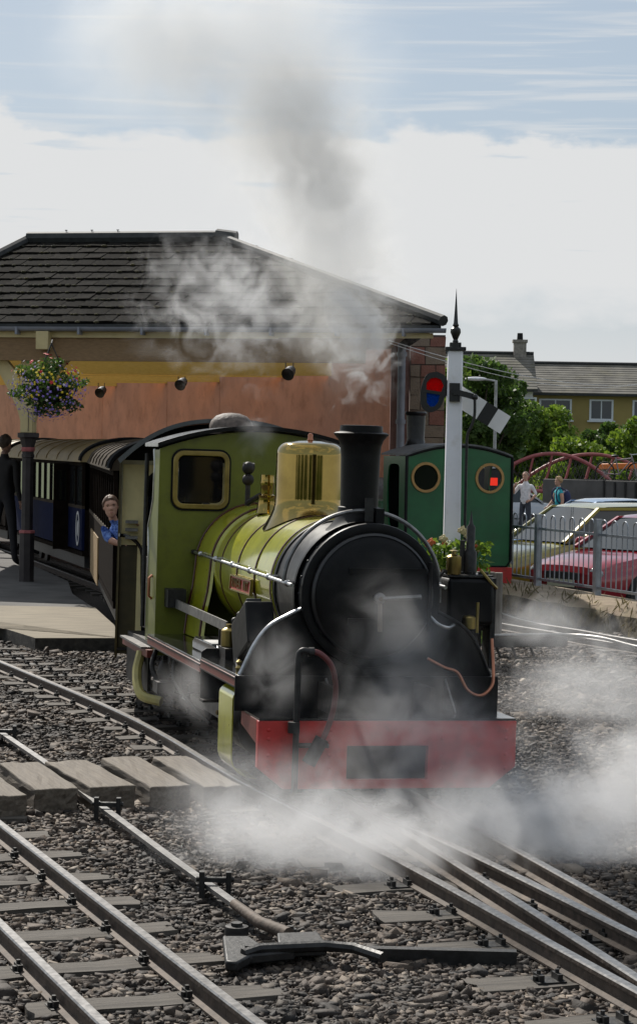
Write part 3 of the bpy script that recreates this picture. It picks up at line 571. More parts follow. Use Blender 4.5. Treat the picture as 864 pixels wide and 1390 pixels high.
# safety valve and whistle
m = MB(); c = (-.115, 2.72, 0); m.lathe([(.075, 1.50), (.065, 1.53), (.058, 1.60), (.062, 1.62), (.045, 1.63), (.045, 1.68), (.050, 1.70), (.046, 1.72), (.046, 1.76), (.001, 1.765)], 24, c); m.build('safety_valve', BRASS, loco)
m = MB(); m.tube([(-.20, 2.95, 1.54), (-.20, 2.95, 1.70)], .018, 8); m.ball((-.20, 2.95, 1.72), .042, 8); m.ball((-.20, 2.95, 1.80), .045, 8); m.tube([(-.20, 2.95, 1.56), (-.14, 2.8, 1.62)], .02, 8); m.tube([(-.235, 2.95, 1.81), (-.16, 2.95, 1.81)], .028, 8); m.build('whistle', GRIME, loco)
# hand rails
for s in (-1, 1):
    m = MB(); m.tube([(s * .462, .50, 1.15), (s * .462, 3.44, 1.19)], .0115, 8); hr = m.build('handrail', STEEL, loco)
    for y in (.62, 1.10, 1.62, 2.15, 2.70, 3.22): k = MB(); z = 1.152 + (y - .5) * .0136; k.ball((s * .462, y, z), .021, 8); k.tube([(s * .462, y, z), (s * .395, y + .03, z)], [.012, .014], 6); k.build('rail_knob', STEEL, hr)
    m = MB(); m.tube([(s * .462, 3.44, 1.19), (s * .462, 3.53, 1.19)], .018, 8); m.build('handrail_end', DARKIRON, hr)
m = MB(); m.tube([(.0 + .475 * math.cos(a), .66, 1.14 + .445 * math.sin(a)) for a in np.linspace(PI - .05, 0.05, 36)] + [(.475, .66, 1.05)], .013, 8); ar = m.build('front_handrail', GREYST, loco)
m = MB(); m.ball((.03, .66, 1.585), .022, 8); m.tube([(.03, .66, 1.58), (.03, .66, 1.48)], .014, 6); m.box(-.005, .045, .62, .635, 1.46, 1.66); m.build('rail_knob', DARKIRON, ar)
# name plate
npl = MB(); npl.obox((-.434, 1.98, 1.055), (.014, .60, .085), (0, R(4), 0)); pl_ = npl.build('name_plate', PLATER, loco)
m = MB()
for z0, h in ((1.101, .010), (1.009, .010)): m.obox((-.439, 1.98, z0), (.020, .62, h), (0, R(4), 0))
for y0 in (1.675, 2.285): m.obox((-.439, y0, 1.055), (.020, .012, .10), (0, R(4), 0))
m.build('plate_rim', BRASSD, pl_)
for ch_, dy in zip('RIVERIRT', (.235, .180, .128, .068, .006, -.098, -.150, -.212)): text('letter', ch_, .088, BRASSD, pl_, (-.444, 1.98 + dy, 1.053), (R(90), 0, R(-90)), .004, 1.0)
# reversing rod
m = MB(); m.beam((-.60, 3.48, .83), (-.60, 1.62, .815), .012, .062); m.build('reach_rod', GREYST, loco)
m = MB(); m.box(-.66, -.53, 3.36, 3.50, .80, .93); m.build('rod_bracket', DARKIRON, loco)
# sandbox, lubricators and fittings on the running plate
for s in (-1, 1):
    m = MB(); m.obox((s * .575, .98, .83), (.17, .42, .26), (R(-24), 0, 0)); sb = m.build('sandbox', BLACK, loco, bevel=.012)
    m = MB(); m.obox((s * .575, .98 + .04, .99), (.09, .11, .06), (R(-24), 0, 0)); m.build('sandbox_lid', DARKIRON, sb, bevel=.006)
    m = MB(); m.tube([(s * .575, 1.10, .70), (s * .60, 1.2, .55)], .02, 8); m.build('sand_pipe', DARKIRON, sb)
    m = MB(); m.lathe([(.045, .70), (.05, .705), (.05, .80), (.042, .81), (.02, .82), (.02, .84), (.001, .842)], 18, (s * .61, 1.50, 0)); m.build('lubricator', BRASSD, loco)
    m = MB(); m.box(s * .52, s * .66, 1.36, 1.58, .61, .70); m.tube([(s * .55, 1.62, .63), (s * .55, 1.62, .84), (s * .55, 1.45, .86)], .014, 6); m.tube([(s * .64, 1.62, .63), (s * .64, 1.62, .80)], .012, 6); m.tube([(s * .50, 1.7, .63), (s * .50, 1.7, .88), (s * .43, 1.7, .93)], .016, 6); m.ball((s * .55, 1.62, .85), .025, 6); m.ball((s * .50, 1.7, .88), .026, 6); m.build('valve_gear_stand', GRIME, loco)
    m = MB(); m.lathe([(.02, .632), (.024, .65), (.012, .665), (.02, .685), (.001, .70)], 12, (s * .71, .72, 0)); m.build('oil_cup', BRASSD, loco)
    m = MB(); m.box(s * .54, s * .68, 1.68, 1.95, .692, .702); m.build('tool_tray', mat('pale_cloth', (.45, .44, .42), .8), loco)
    m = MB(); m.tube(spline([(s * .52, 1.3, .95), (s * .56, 1.25, .80), (s * .66, 1.0, .66), (s * .70, .8, .64)], 5), .010, 6); m.tube(spline([(s * .45, 2.5, .63), (s * .56, 2.2, .66), (s * .60, 1.7, .64)], 5), .012, 6); m.build('oil_pipe', DARKIRON, loco)
# air pump group on the right of the smokebox
pg = MB(); pg.box(.52, .81, .62, .94, .92, 1.20); pp_ = pg.build('air_pump', BLACK, loco, bevel=.025)
m = MB(); m.lathe([(.115, .64), (.115, .88), (.13, .885), (.13, .91), (.10, .92)], 24, (.665, .78, 0)); m.build('pump_cylinder', GRIME, pp_)
m = MB()
for x in (.56, .62, .68, .74, .78): m.tube([(x, .70, 1.20), (x, .70, 1.235)], .013, 6)
m.box(.53, .80, .63, .92, 1.205, 1.218); m.tube([(.54, .66, 1.22), (.50, .66, 1.24), (.47, .66, 1.20)], .014, 6); m.build('pump_cover', DARKIRON, pp_)
m = MB(); m.lathe([(.042, 1.22), (.045, 1.225), (.045, 1.325), (.030, 1.335), (.012, 1.34), (.012, 1.355), (.03, 1.36), (.001, 1.368)], 20, (.56, .66, 0)); m.build('brass_oiler', BRASSD, pp_)
m = MB(); m.lathe([(.04, 1.22), (.04, 1.35), (.026, 1.37), (.026, 1.50), (.012, 1.52), (.001, 1.60)], 14, (.69, .75, 0)); m.tube([(.64, .75, 1.2), (.64, .75, 1.42)], .016, 8); m.build('pump_pipe', DARKIRON, pp_)
m = MB(); m.lathe([(.03, .90), (.04, .905), (.04, .97), (.03, .98), (.001, .985)], 16, (.64, .58, 0)); m.build('brass_cup', BRASSD, pp_)
m = MB(); m.tube([(.69, .58, .88), (.69, .58, 1.06)], .010, 6); m.tube(spline([(.72, .64, 1.25), (.78, .62, 1.18), (.83, .65, 1.14)], 5), .01, 6); m.build('oil_pipe', BRASSD, pp_)
m = MB(); m.tube(spline([(.34, .42, .74), (.44, .40, .69), (.52, .40, .66), (.58, .38, .56), (.66, .38, .53), (.73, .40, .58), (.76, .46, .66), (.765, .52, .85)], 6), .010, 8); m.build('copper_pipe', COPPER, loco)
m = MB(); m.tube(spline([(.36, .45, .98), (.40, .42, .94), (.46, .43, .92), (.52, .5, .93)], 5), .011, 8); m.build('steam_pipe', STEEL, loco)
m = MB(); m.box(.80, .83, .66, .80, .66, 1.20); m.build('pump_bracket', DARKIRON, loco)
# vacuum brake pipe and hose
m = MB(); m.tube([(-.545, -.04, .04), (-.545, -.04, .78)] + spline([(-.54, -.04, .81), (-.52, -.045, .825), (-.48, -.05, .818)], 4), .018, 10); m.tube([(-.56, -.045, .43), (-.56, -.045, .37)], .034, 10); vp = m.build('vacuum_pipe', DARKIRON, loco)
m = MB(); m.tube(spline([(-.48, -.05, .818), (-.43, -.055, .81), (-.365, -.06, .75), (-.335, -.06, .65), (-.335, -.06, .55), (-.355, -.06, .45), (-.39, -.055, .35), (-.43, -.05, .28)], 6), .0165, 10); m.build('brake_hose', mat('dark_red_hose', (.10, .022, .022), .42, var=.3), vp)
m = MB(); m.lathe([(.026, -.012), (.026, .02)], 10, (-.48, -.05, .818), 0); m.build('hose_clip', DARKIRON, vp); m = MB(); m.tube([(-.40, -.055, .34), (-.47, -.045, .20)], .040, 10); m.tube([(-.545, -.04, .30), (-.36, -.05, .30)], .014, 8); m.build('hose_coupling', DARKIRON, vp)
# cab front sheet with two brass rimmed windows
cw = .722
top = [(cw * math.cos(t), 1.90 + .155 * math.sin(t) ** 1.0) for t in np.linspace(0, PI, 33)]
top = [(x, 1.915 + .14 * (1 - (x / cw) ** 2)) for x in np.linspace(cw, -cw, 33)]
wins = [rrect(-.60, -.245, 1.52, 1.885, .055), rrect(.245, .60, 1.52, 1.885, .055)]
m = MB(); m.plate([(cw, .45)] + top + [(-cw, .45)], wins, 1, 3.50, 3.52); cf = m.build('cab_front', GREENC, loco)
for s in (-1, 1):
    o_ = rrect(s * .4225 - .203, s * .4225 + .203, 1.495, 1.91, .075); i_ = rrect(s * .4225 - .168, s * .4225 + .168, 1.532, 1.873, .045)
    m = MB(); m.plate(o_, [i_], 1, 3.478, 3.499); wf = m.build('window_frame', BRASSD, cf, bevel=.005)
    m = MB(); m.plate(rrect(s * .4225 - .215, s * .4225 + .215, 1.482, 1.922, .083), [rrect(s * .4225 - .18, s * .4225 + .18, 1.517, 1.887, .055)], 1, 3.490, 3.4985); m.build('window_seal', BLACK, wf)
    m = MB(); m.plate(rrect(s * .4225 - .16, s * .4225 + .16, 1.54, 1.865, .045), [], 1, 3.506, 3.511); m.build('window_pane', GLASSD, wf)
# cab sides, cut away behind, roof, fittings
for s in (-1, 1):
    edge = [(3.90, .46), (3.90, .90)] + [(3.90 - .05 * math.sin(t * PI), .90 + .45 * t) for t in np.linspace(.1, 1, 6)] + [(3.80, 1.45), (3.72, 1.55), (3.70, 1.80), (3.74, 1.91)]
    m = MB(); m.prism([(3.52, .46)] + edge + [(3.52, 1.91)], 0, s * .705, s * .722); m.build('cab_side', GREENC, loco, bevel=.004)
    m = MB(); m.tube([(s * .717, y, z) for y, z in edge[2:]], .012, 6); m.build('side_beading', STEEL if s < 0 else BLACK, loco)
    m = MB(); m.tube([(s * .735, 3.95, .62), (s * .735, 3.95, 1.88)], .016, 8); m.build('cab_pillar', DARKIRON, loco)
    m = MB(); m.tube([(s * .722, 3.66, .84), (s * .745, 3.66, .86), (s * .745, 3.66, .99), (s * .722, 3.66, 1.01)], .010, 6); m.build('grab_handle', COPPER, loco)
    m = MB(); m.box(s * .70, s * .77, 3.52, 4.62, .43, .485); m.build('valance', MAROON, loco)
    m = MB(); m.box(s * .60, s * .80, 3.60, 4.55, .486, .50); m.build('cab_step', GREYST, loco)
    m = MB(); m.box(s * .72, s * .745, 3.60, 4.55, .18, .43); m.build('step_hanger', BLACK, loco)
def roofarc(h, w, n=33, rise=.14, z=1.93): return [(x, z + h + rise * (1 - (x / w) ** 2)) for x in np.linspace(w, -w, n)]
m = MB(); m.prism(roofarc(.0, .74) + roofarc(.025, .74)[::-1], 1, 3.46, 4.02); m.build('cab_roof', ROOFB, loco)
m = MB(); m.prism([(x, z) for x, z in roofarc(.0, .745)] + [(x, z) for x, z in roofarc(.028, .745)][::-1], 1, 3.435, 3.462); m.build('roof_edge', BLACK, loco)
m = MB()
for z in np.linspace(0, 1, 9): pass
m.lathe([(.165, 2.04), (.165, 2.10), (.15, 2.14), (.115, 2.175), (.06, 2.195), (.001, 2.20)], 28, (-.075, 4.15, 0)); m.build('roof_ventilator', RUSTY, loco)
m = MB(); m.box(-.73, .73, 3.53, 4.62, .50, .53); m.build('cab_floor', GRIME, loco)
m = MB(); m.lathe([(.001, 3.60), (.36, 3.60), (.36, 3.53)], 28, (0, 0, 1.12), 1); m.box(-.5, .5, 3.54, 3.58, .55, 1.1); m.build('backhead', GRIME, loco)
m = MB()
for x, z in ((-.55, 1.35), (-.62, 1.2), (-.48, 1.28), (.3, 1.4), (-.3, 1.5)):
    m.tube([(x, 3.60, z), (x - .03, 3.95, z + .05)], .014, 6); m.ball((x - .03, 3.95, z + .05), .03, 6)
m.tube([(-.64, 4.1, 1.15), (-.60, 4.1, 1.42)], .016, 6); m.tube([(-.52, 4.1, 1.05), (-.66, 4.12, 1.36)], .022, 6); m.box(-.70, -.42, 3.9, 4.25, .60, 1.12); m.build('cab_controls', GRIME, loco)

# ------------------------------------------------------------------ tender behind it
tend = thing('tender', 'cream and brown covered tender coupled behind the light green engine', 'tender', LW(0, 4.66), R(4.2), ry=LCANT)
m = MB(); arch = [(-.33, 1.30)] + [(-.33, 1.55)] + [( -.45 + .12 * math.cos(t), 1.62 + .09 * math.sin(t)) for t in np.linspace(0.2, PI - .2, 9)] + [(-.585, 1.55), (-.585, 1.30)]
arch = rrect(-.60, -.20, 1.30, 1.735, .10); arch2 = [(-x, z) for x, z in arch][::-1]
m.plate([(-.79, 1.17), (.79, 1.17), (.79, 1.82)] + [(-.79, 1.82)], [arch, arch2], 1, 4.70, 4.72); m.build('cab_back', CREAM, tend)
m = MB(); m.box(-.80, .80, 4.69, 4.70, 1.79, 1.822); m.box(-.80, -.785, 4.68, 4.74, 1.16, 1.82); m.build('beading', mat('pale_beading', (.55, .5, .34), .4), tend)
m = MB(); a_ = rrect(-.612, -.188, 1.29, 1.747, .11); m.plate(a_, [rrect(-.59, -.21, 1.31, 1.725, .10)], 1, 4.685, 4.699); m.build('window_frame', BLACK, tend)
m = MB(); m.box(-.79, -.60, 4.72, 4.74, .33, 1.16); m.box(.60, .79, 4.72, 4.74, .33, 1.16); m.box(-.6, .6, 4.73, 4.75, .50, 1.16); m.build('front_panel', BROWNG, tend)
m = MB(); m.box(-.66, -.60, 4.705, 4.72, .50, 1.16); m.build('pillar', CREAM, tend)
for s in (-1, 1):
    pf = [(4.72, .30), (4.66, .40), (4.64, .60), (4.64, 1.10), (4.64, 1.82), (7.3, 1.82), (7.3, .30)]
    m = MB(); m.prism(pf, 0, s * .795, s * .812); m.build('side_sheet', BROWNG, tend)
    m = MB(); m.tube([(s * .80, 4.60, 1.25)] + [(s * (.80 - .18 * math.sin(t)), 4.62, 1.25 - .16 * (1 - math.cos(t))) for t in np.linspace(.2, PI / 2, 8)] + [(s * .615, 4.62, .90), (s * .60, 4.62, .52)], .014, 8); m.build('side_beading', GLOSSB, tend)
    for z in (1.22, 1.28, 1.34):
        m = MB(); m.box(s * .755, s * .66, 4.60, 4.68, z, z + .022); m.build('louvre', GREYST, tend)
    m = MB(); m.box(s * .62, s * .80, 4.68, 5.2, .36, .38); m.build('step', GRIME, tend)
    for y in (5.1, 5.9, 6.7):
        w = MB(); w.lathe([(.03, s * .36), (.17, s * .36), (.175, s * .30), (.19, s * .295), (.19, s * .275), (.03, s * .275)], 24, (0, y, .19), 0); w.build('wheel', GRIME, tend)
    m = MB(); m.box(s * .40, s * .44, 4.75, 7.2, .20, .42); m.build('side_frame', GRIME, tend)
m = MB(); m.prism([(x, 1.83 + .325 * (1 - abs(x / .82) ** 2.6)) for x in np.linspace(.82, -.82, 41)] + [(x, 1.80 + .325 * (1 - abs(x / .80) ** 2.6)) for x in np.linspace(-.80, .80, 41)], 1, 4.20, 7.35); m.build('tender_roof', ROOFB, tend)
m = MB(); m.prism([(x, 1.822 + .30 * (1 - abs(x / .79) ** 2.6)) for x in np.linspace(.79, -.79, 31)], 1, 4.74, 4.76); m.build('roof_end', BLACK, tend)
m = MB(); m.box(-.78, .78, 4.76, 7.28, .42, .46); m.box(-.78, .78, 7.26, 7.28, .46, 1.82); m.build('floor', GRIME, tend)
for ch in kids(tend): ch.location.y -= 4.66

# ================================================================== PEOPLE
SKIN = mat('skin', (0.52, 0.29, 0.20), 0.55, var=.12, scale=12)
def cloth(name, c, **k): return mat(name, c, .85, var=.2, scale=14, bump=.15, bscale=60, **k)
def person(label, loc, rz, mats, J={}, s=1.0, shorts=False, sleeves=True, hair=None, hair_n=1.0, seat=False, bald=False, group=None, long=False):
    """mats = skin, top, legs, shoe; the figure faces local -y. One skinned body mesh, hair and eyes are its children."""
    P = dict(pel=(0, 0, .95), sp=(0, .0, 1.12), ch=(0, 0, 1.34), nk=(0, .005, 1.475), hb=(0, -.005, 1.555), hm=(0, -.012, 1.635), ht=(0, .0, 1.70), jaw=(0, -.055, 1.575), nose=(0, -.112, 1.632),
             sl=(-.165, 0, 1.40), el=(-.225, .02, 1.13), wl=(-.235, -.04, .90), hl=(-.237, -.06, .84), sr=(.165, 0, 1.40), er=(.225, .02, 1.13), wr=(.235, -.04, .90), hr=(.237, -.06, .84),
             pl=(-.09, 0, .90), kl=(-.105, -.01, .50), al=(-.11, .02, .09), tl=(-.12, -.14, .035), pr=(.09, 0, .90), kr=(.105, -.01, .50), ar=(.11, .02, .09), tr=(.12, -.14, .035))
    P.update(J)
    Rd = dict(pel=(.15, .11), sp=(.135, .10), ch=(.155, .105), nk=(.056, .056), hb=(.066, .075), hm=(.074, .092), ht=(.058, .072), jaw=(.042, .036), nose=(.013, .012), sl=(.062, .062), el=(.044, .044), wl=(.029, .029), hl=(.036, .022), sr=(.062, .062), er=(.044, .044), wr=(.029, .029), hr=(.036, .022),
              pl=(.092, .092), kl=(.060, .060), al=(.043, .043), tl=(.038, .032), pr=(.092, .092), kr=(.060, .060), ar=(.043, .043), tr=(.038, .032))
    E_ = [('pel', 'sp', 1), ('sp', 'ch', 1), ('ch', 'nk', 1), ('nk', 'nt', 0), ('ch', 'sl', 1), ('sl', 'el', 1 if sleeves else 0), ('el', 'wl', 1 if long else 0), ('wl', 'hl', 0), ('ch', 'sr', 1), ('sr', 'er', 1 if sleeves else 0), ('er', 'wr', 1 if long else 0), ('wr', 'hr', 0),
          ('pel', 'pl', 2), ('pl', 'kl', 2), ('kl', 'al', 0 if shorts else 2), ('al', 'tl', 3), ('pel', 'pr', 2), ('pr', 'kr', 2), ('kr', 'ar', 0 if shorts else 2), ('ar', 'tr', 3)]
    for sd_ in 'lr':       # five fingers of unequal length, slightly curled
        w, h = Vector(P['w' + sd_]), Vector(P['h' + sd_]); d = (h - w).normalized(); ax = d.cross(Vector((0, 1, .2))).normalized(); n_ = ax.cross(d)
        for k, (o, ln) in enumerate(((-.026, .060), (-.009, .072), (.009, .068), (.025, .052))):
            a1, a2 = 'f%s%da' % (sd_, k), 'f%s%db' % (sd_, k); P[a1] = h + ax * o + d * (.02 + ln * .5); P[a2] = h + ax * o + d * (.02 + ln * .9) + n_ * .018; Rd[a1] = (.0095, .0095); Rd[a2] = (.008, .008); E_ += [('h' + sd_, a1, 0), (a1, a2, 0)]
        t = 't%sh' % sd_; P[t] = h + ax * -.045 + d * .02 + n_ * .015; Rd[t] = (.011, .011); E_.append(('h' + sd_, t, 0))
    hm = Vector(P['hm']); up_ = (Vector(P['ht']) - Vector(P['hb'])).normalized(); fw = Vector(P['nose']) - hm; fw = (fw - up_ * fw.dot(up_)).normalized(); sx_ = up_.cross(fw) * -1
    P['nt'] = hm - up_ * .07 - fw * .012; Rd['nt'] = (.052, .052)
    TT = [-1, -.92, -.8, -.62, -.45, -.3, -.18, -.05, .08, .2, .35, .55, .72, .86, .95, 1.0]; WW = [.012, .034, .047, .057, .063, .067, .070, .073, .075, .076, .075, .068, .056, .040, .024, .003]; FF = [.056, .074, .084, .088, .087, .087, .086, .085, .083, .089, .088, .077, .060, .040, .022, .0]; BB = [-.02, -.005, .012, .034, .050, .064, .074, .082, .088, .092, .092, .084, .068, .048, .028, .0]
    def hp(t, a, k=1.0):
        w, f_, b_ = np.interp(t, TT, WW), np.interp(t, TT, FF), np.interp(t, TT, BB); ca_, sa_ = math.cos(a), math.sin(a); d = (f_ if ca_ > 0 else b_) * ca_
        if ca_ > 0:
            nb = max(0, 1 - abs(a if a < PI else a - 2 * PI) / .30); d += .030 * nb * (max(0, 1 - abs(t + .22) / .10) if t < -.22 else max(0, 1 - (t + .22) / .34)); d += .006 * max(0, 1 - abs(t + .55) / .12) * max(0, 1 - abs(a if a < PI else a - 2 * PI) / .5)
            d -= .009 * max(0, 1 - abs(t - .07) / .13) * max(0, 1 - abs(abs(a if a < PI else a - 2 * PI) - .42) / .25)
        return hm + up_ * (.118 * t) * k + (fw * d + sx_ * sa_ * w) * k
    keys = [k for k in P if k in {q for e_ in E_ for q in e_[:2]}]; ix = {k: i for i, k in enumerate(keys)}
    me = bpy.data.meshes.new('tmp'); me.from_pydata([tuple(P[k]) for k in keys], [(ix[a], ix[b_]) for a, b_, _ in E_], [])
    o = bpy.data.objects.new('tmp', me); COL.objects.link(o); sk = o.modifiers.new('s', 'SKIN'); sk.use_smooth_shade = True; sk.branch_smoothing = .6
    for k in keys: v = me.skin_vertices[0].data[ix[k]]; v.radius = Rd[k]; v.use_root = (k == 'pel')
    ss = o.modifiers.new('u', 'SUBSURF'); ss.levels = 2; ss.render_levels = 2
    dg = bpy.context.evaluated_depsgraph_get(); bm_ = bpy.data.meshes.new_from_object(o.evaluated_get(dg)); bpy.data.objects.remove(o)
    bm_.name = 'person'
    for m_ in mats: bm_.materials.append(m_)
    segs = [(Vector(P[a]), Vector(P[b_]), m_, (sum(Rd[a]) + sum(Rd[b_])) / 4) for a, b_, m_ in E_]
    for p in bm_.polygons:
        c = p.center; best = None
        for a, b_, m_, rr_ in segs:
            d = b_ - a; t = max(0, min(1, (c - a).dot(d) / max(1e-9, d.length_squared))); q = (c - a - d * t).length - rr_ * .9
            if best is None or q < best[0]: best = (q, m_, t)
        p.material_index = best[1]; p.use_smooth = True
        if best[1] == 1 and c.z < P['pel'][2] + .02 and len(mats) > 2 and abs(c.x) < .3 and best[0] < .3: p.material_index = 1 if c.z > P['pel'][2] - .03 else 2
        if c.z > Vector(P['nk']).z + .025 and (c - Vector(P['hm'])).length < .2: p.material_index = 0
    hd = MB(); hd.grid([[hp(t, 2 * PI * k / 24) for k in range(24)] for t in np.linspace(-1, 1, 27)], close=True)
    bb2 = bmesh.new(); bb2.from_mesh(bm_); hv = [bb2.verts.new(v) for v in hd.v]
    for f in hd.f:
        nf = bb2.faces.new([hv[i] for i in f]); nf.smooth = True; nf.material_index = 0
    bmesh.ops.recalc_face_normals(bb2, faces=bb2.faces); bb2.to_mesh(bm_); bb2.free()
    ob = place('person', bm_, None, loc, (0, 0, rz), (s, s, s)); tag(ob, label, 'person', group)
    if hair:
        m = MB(); nc = 30; rows = []
        for i in range(9):
            row = []
            for k in range(nc):
                a = 2 * PI * k / nc; aa = a if a < PI else 2 * PI - a
                tl = np.interp(aa, [0, .9, 1.25, 1.5, 1.75, PI], [.62, .52, .15, -.05, -.15, -.5]); th = 1.0
                if bald: tl = np.interp(aa, [0, 1.2, 1.5, PI], [.9, .5, .0, -.5]); th = max(tl + .02, .45) if aa > 1.2 else .92
                t = tl + (th - tl) * i / 8; base = hp(t, a); out_ = (base - hm).normalized(); edge = min(1, i / 2) * (1 if not bald or aa > 1.2 else .1)
                row.append(base + out_ * (.004 + .013 * edge * hair_n ** .5 + random.gauss(0, .0025) * hair_n))
            rows.append(row)
        m.grid(rows, close=True); m.build('hair', hair, ob)
    for q in (-1, 1):
        e = MB(); e.ball(hp(.07, .42 * q) - fw * .001, .0085, 6, (1.2, 1, .8)); e.build('eye', mat('eye_dark', (.05, .035, .03), .2, var=0), ob)
        e = MB(); e.ball(hp(0, PI / 2 * q) - fw * .006, .028, 6, (.35, .7, 1.1)); e.build('ear', SKIN, ob)
        e = MB(); e.tube([hp(.17, .22 * q), hp(.21, .42 * q), hp(.18, .62 * q)], [.003, .005, .003], 5); e.build('eyebrow', hair or RUSTY, ob)
    e = MB(); e.tube([hp(-.52, -.28), hp(-.53, 0), hp(-.52, .28)], [.002, .006, .002], 6); e.build('mouth', mat('lip', (.42, .16, .13), .5, var=0), ob)
    return ob
# engine driver inside the cab, seen from the chest up through the back window
DHAIR = mat('dark_hair', (.045, .03, .02), .7, var=.4, scale=40)
p_ = LW(-.40, 5.0, .50)
drv = person('bare-headed driver standing inside the cab of the light green engine', p_, LTH + R(-35), [SKIN, cloth('driver_blue', (.03, .05, .10)), cloth('driver_navy', (.02, .025, .05)), BLACK], dict(hl=(-.15, -.34, 1.12), wl=(-.18, -.28, 1.10), el=(-.25, -.05, 1.12)), .72, hair=mat('grey_hair', (.30, .26, .23), .7), bald=True)
drv.scale = (.74, .74, .74)
# boy leaning out of the first coach
bd = at(152, 688, 19.75)
boy = person('boy in a blue and white shirt leaning out of the coach behind the engine', (bd.x, bd.y, bd.z - 1.60 * .86), R(8), [SKIN, wood('striped_blue_shirt', (.02, .06, .30), (.22, .36, .75), 1, .85), cloth('boy_trousers', (.03, .03, .05)), BLACK],
             dict(pel=(.42, .05, .95), sp=(.30, .03, 1.10), ch=(.10, .0, 1.29), nk=(.03, -.01, 1.43), hb=(0, -.015, 1.52), hm=(-.012, -.02, 1.60), ht=(-.015, -.01, 1.665), jaw=(-.012, -.07, 1.54), nose=(-.015, -.13, 1.60), sl=(-.07, .0, 1.36), el=(-.045, -.10, 1.255), wl=(.10, -.17, 1.20), hl=(.16, -.18, 1.205), sr=(.24, .0, 1.38), er=(.36, .02, 1.12), wr=(.34, -.12, 1.0), hr=(.33, -.18, 1.0),
                  pl=(.34, .05, .9), kl=(.36, -.1, .5), al=(.38, .05, .1), tl=(.37, -.1, .05), pr=(.50, .05, .9), kr=(.5, -.1, .5), ar=(.5, .05, .1), tr=(.5, -.1, .05)), .86, hair=mat('brown_hair', (.10, .05, .025), .6, var=.4, scale=50))
# two dark figures on the shaded platform
DARKC = cloth('dark_coat', (.012, .011, .011)); DARKT = cloth('dark_trousers', (.012, .012, .015))
q_ = at(7, 600, 33.5)
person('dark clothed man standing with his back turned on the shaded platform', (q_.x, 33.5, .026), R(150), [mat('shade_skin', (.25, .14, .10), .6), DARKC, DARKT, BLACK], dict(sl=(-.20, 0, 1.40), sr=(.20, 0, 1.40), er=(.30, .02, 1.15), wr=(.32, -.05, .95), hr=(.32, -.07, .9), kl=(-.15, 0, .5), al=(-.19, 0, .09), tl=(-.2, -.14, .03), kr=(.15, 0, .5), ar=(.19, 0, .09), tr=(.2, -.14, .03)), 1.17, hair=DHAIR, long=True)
q_ = at(47, 668, 37.0)
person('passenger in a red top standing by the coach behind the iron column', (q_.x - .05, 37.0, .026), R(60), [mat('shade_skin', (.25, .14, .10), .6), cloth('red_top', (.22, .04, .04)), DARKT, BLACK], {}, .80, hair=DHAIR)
# man and woman in the car park
q_ = at(712, 700, 55.5)
man = person('bald man in a white shirt and dark trousers with one hand to his face', (q_.x, 55.5, -.29), R(-35), [SKIN, cloth('white_shirt', (.72, .70, .70)), cloth('slate_trousers', (.05, .055, .07)), BLACK], dict(er=(.27, .08, 1.17), wr=(.20, -.06, 1.01), hr=(.16, -.10, .99), el=(-.30, -.10, 1.17), wl=(-.21, -.25, 1.33), hl=(-.17, -.25, 1.39)), 1.0, hair=mat('thin_grey_hair', (.40, .30, .24), .7), bald=True)
q_ = at(757, 700, 52.0)
wom = person('woman in a turquoise top with short fair hair walking past the cars', (q_.x, 52.0, -.29), R(-75), [SKIN, cloth('turquoise_top', (.02, .36, .42)), cloth('white_skirt', (.55, .53, .55)), BLACK], dict(el=(-.23, -.06, 1.14), wl=(-.22, -.20, .98), hl=(-.21, -.25, .96), kl=(-.1, -.12, .5), al=(-.1, -.02, .1), kr=(.1, .10, .52), ar=(.1, .25, .15), tr=(.11, .12, .05)), .95, sleeves=False, hair=mat('fair_hair', (.42, .27, .13), .7, var=.4, scale=40), hair_n=2.4)
bp = MB(); bp.ball((0, .20, 1.20), .2, 12, (.85, .62, 1.12)); bp.ball((0, .27, 1.10), .12, 10, (1.0, .8, .9)); bpo = bp.build('backpack', cloth('navy_nylon', (.025, .03, .09)))
bpo.location = wom.location; bpo.rotation_euler = wom.rotation_euler; bpo.scale = wom.scale; tag(bpo, 'navy rucksack on the back of the woman in turquoise', 'backpack')
m = MB()
for s in (-1, 1): m.tube(spline([(s * .12, .14, 1.40), (s * .13, -.02, 1.47), (s * .14, -.125, 1.36), (s * .15, -.08, 1.12), (s * .12, .12, 1.04)], 4), .018, 6)
m.build('strap', cloth('navy_nylon', (.025, .03, .09)), bpo)

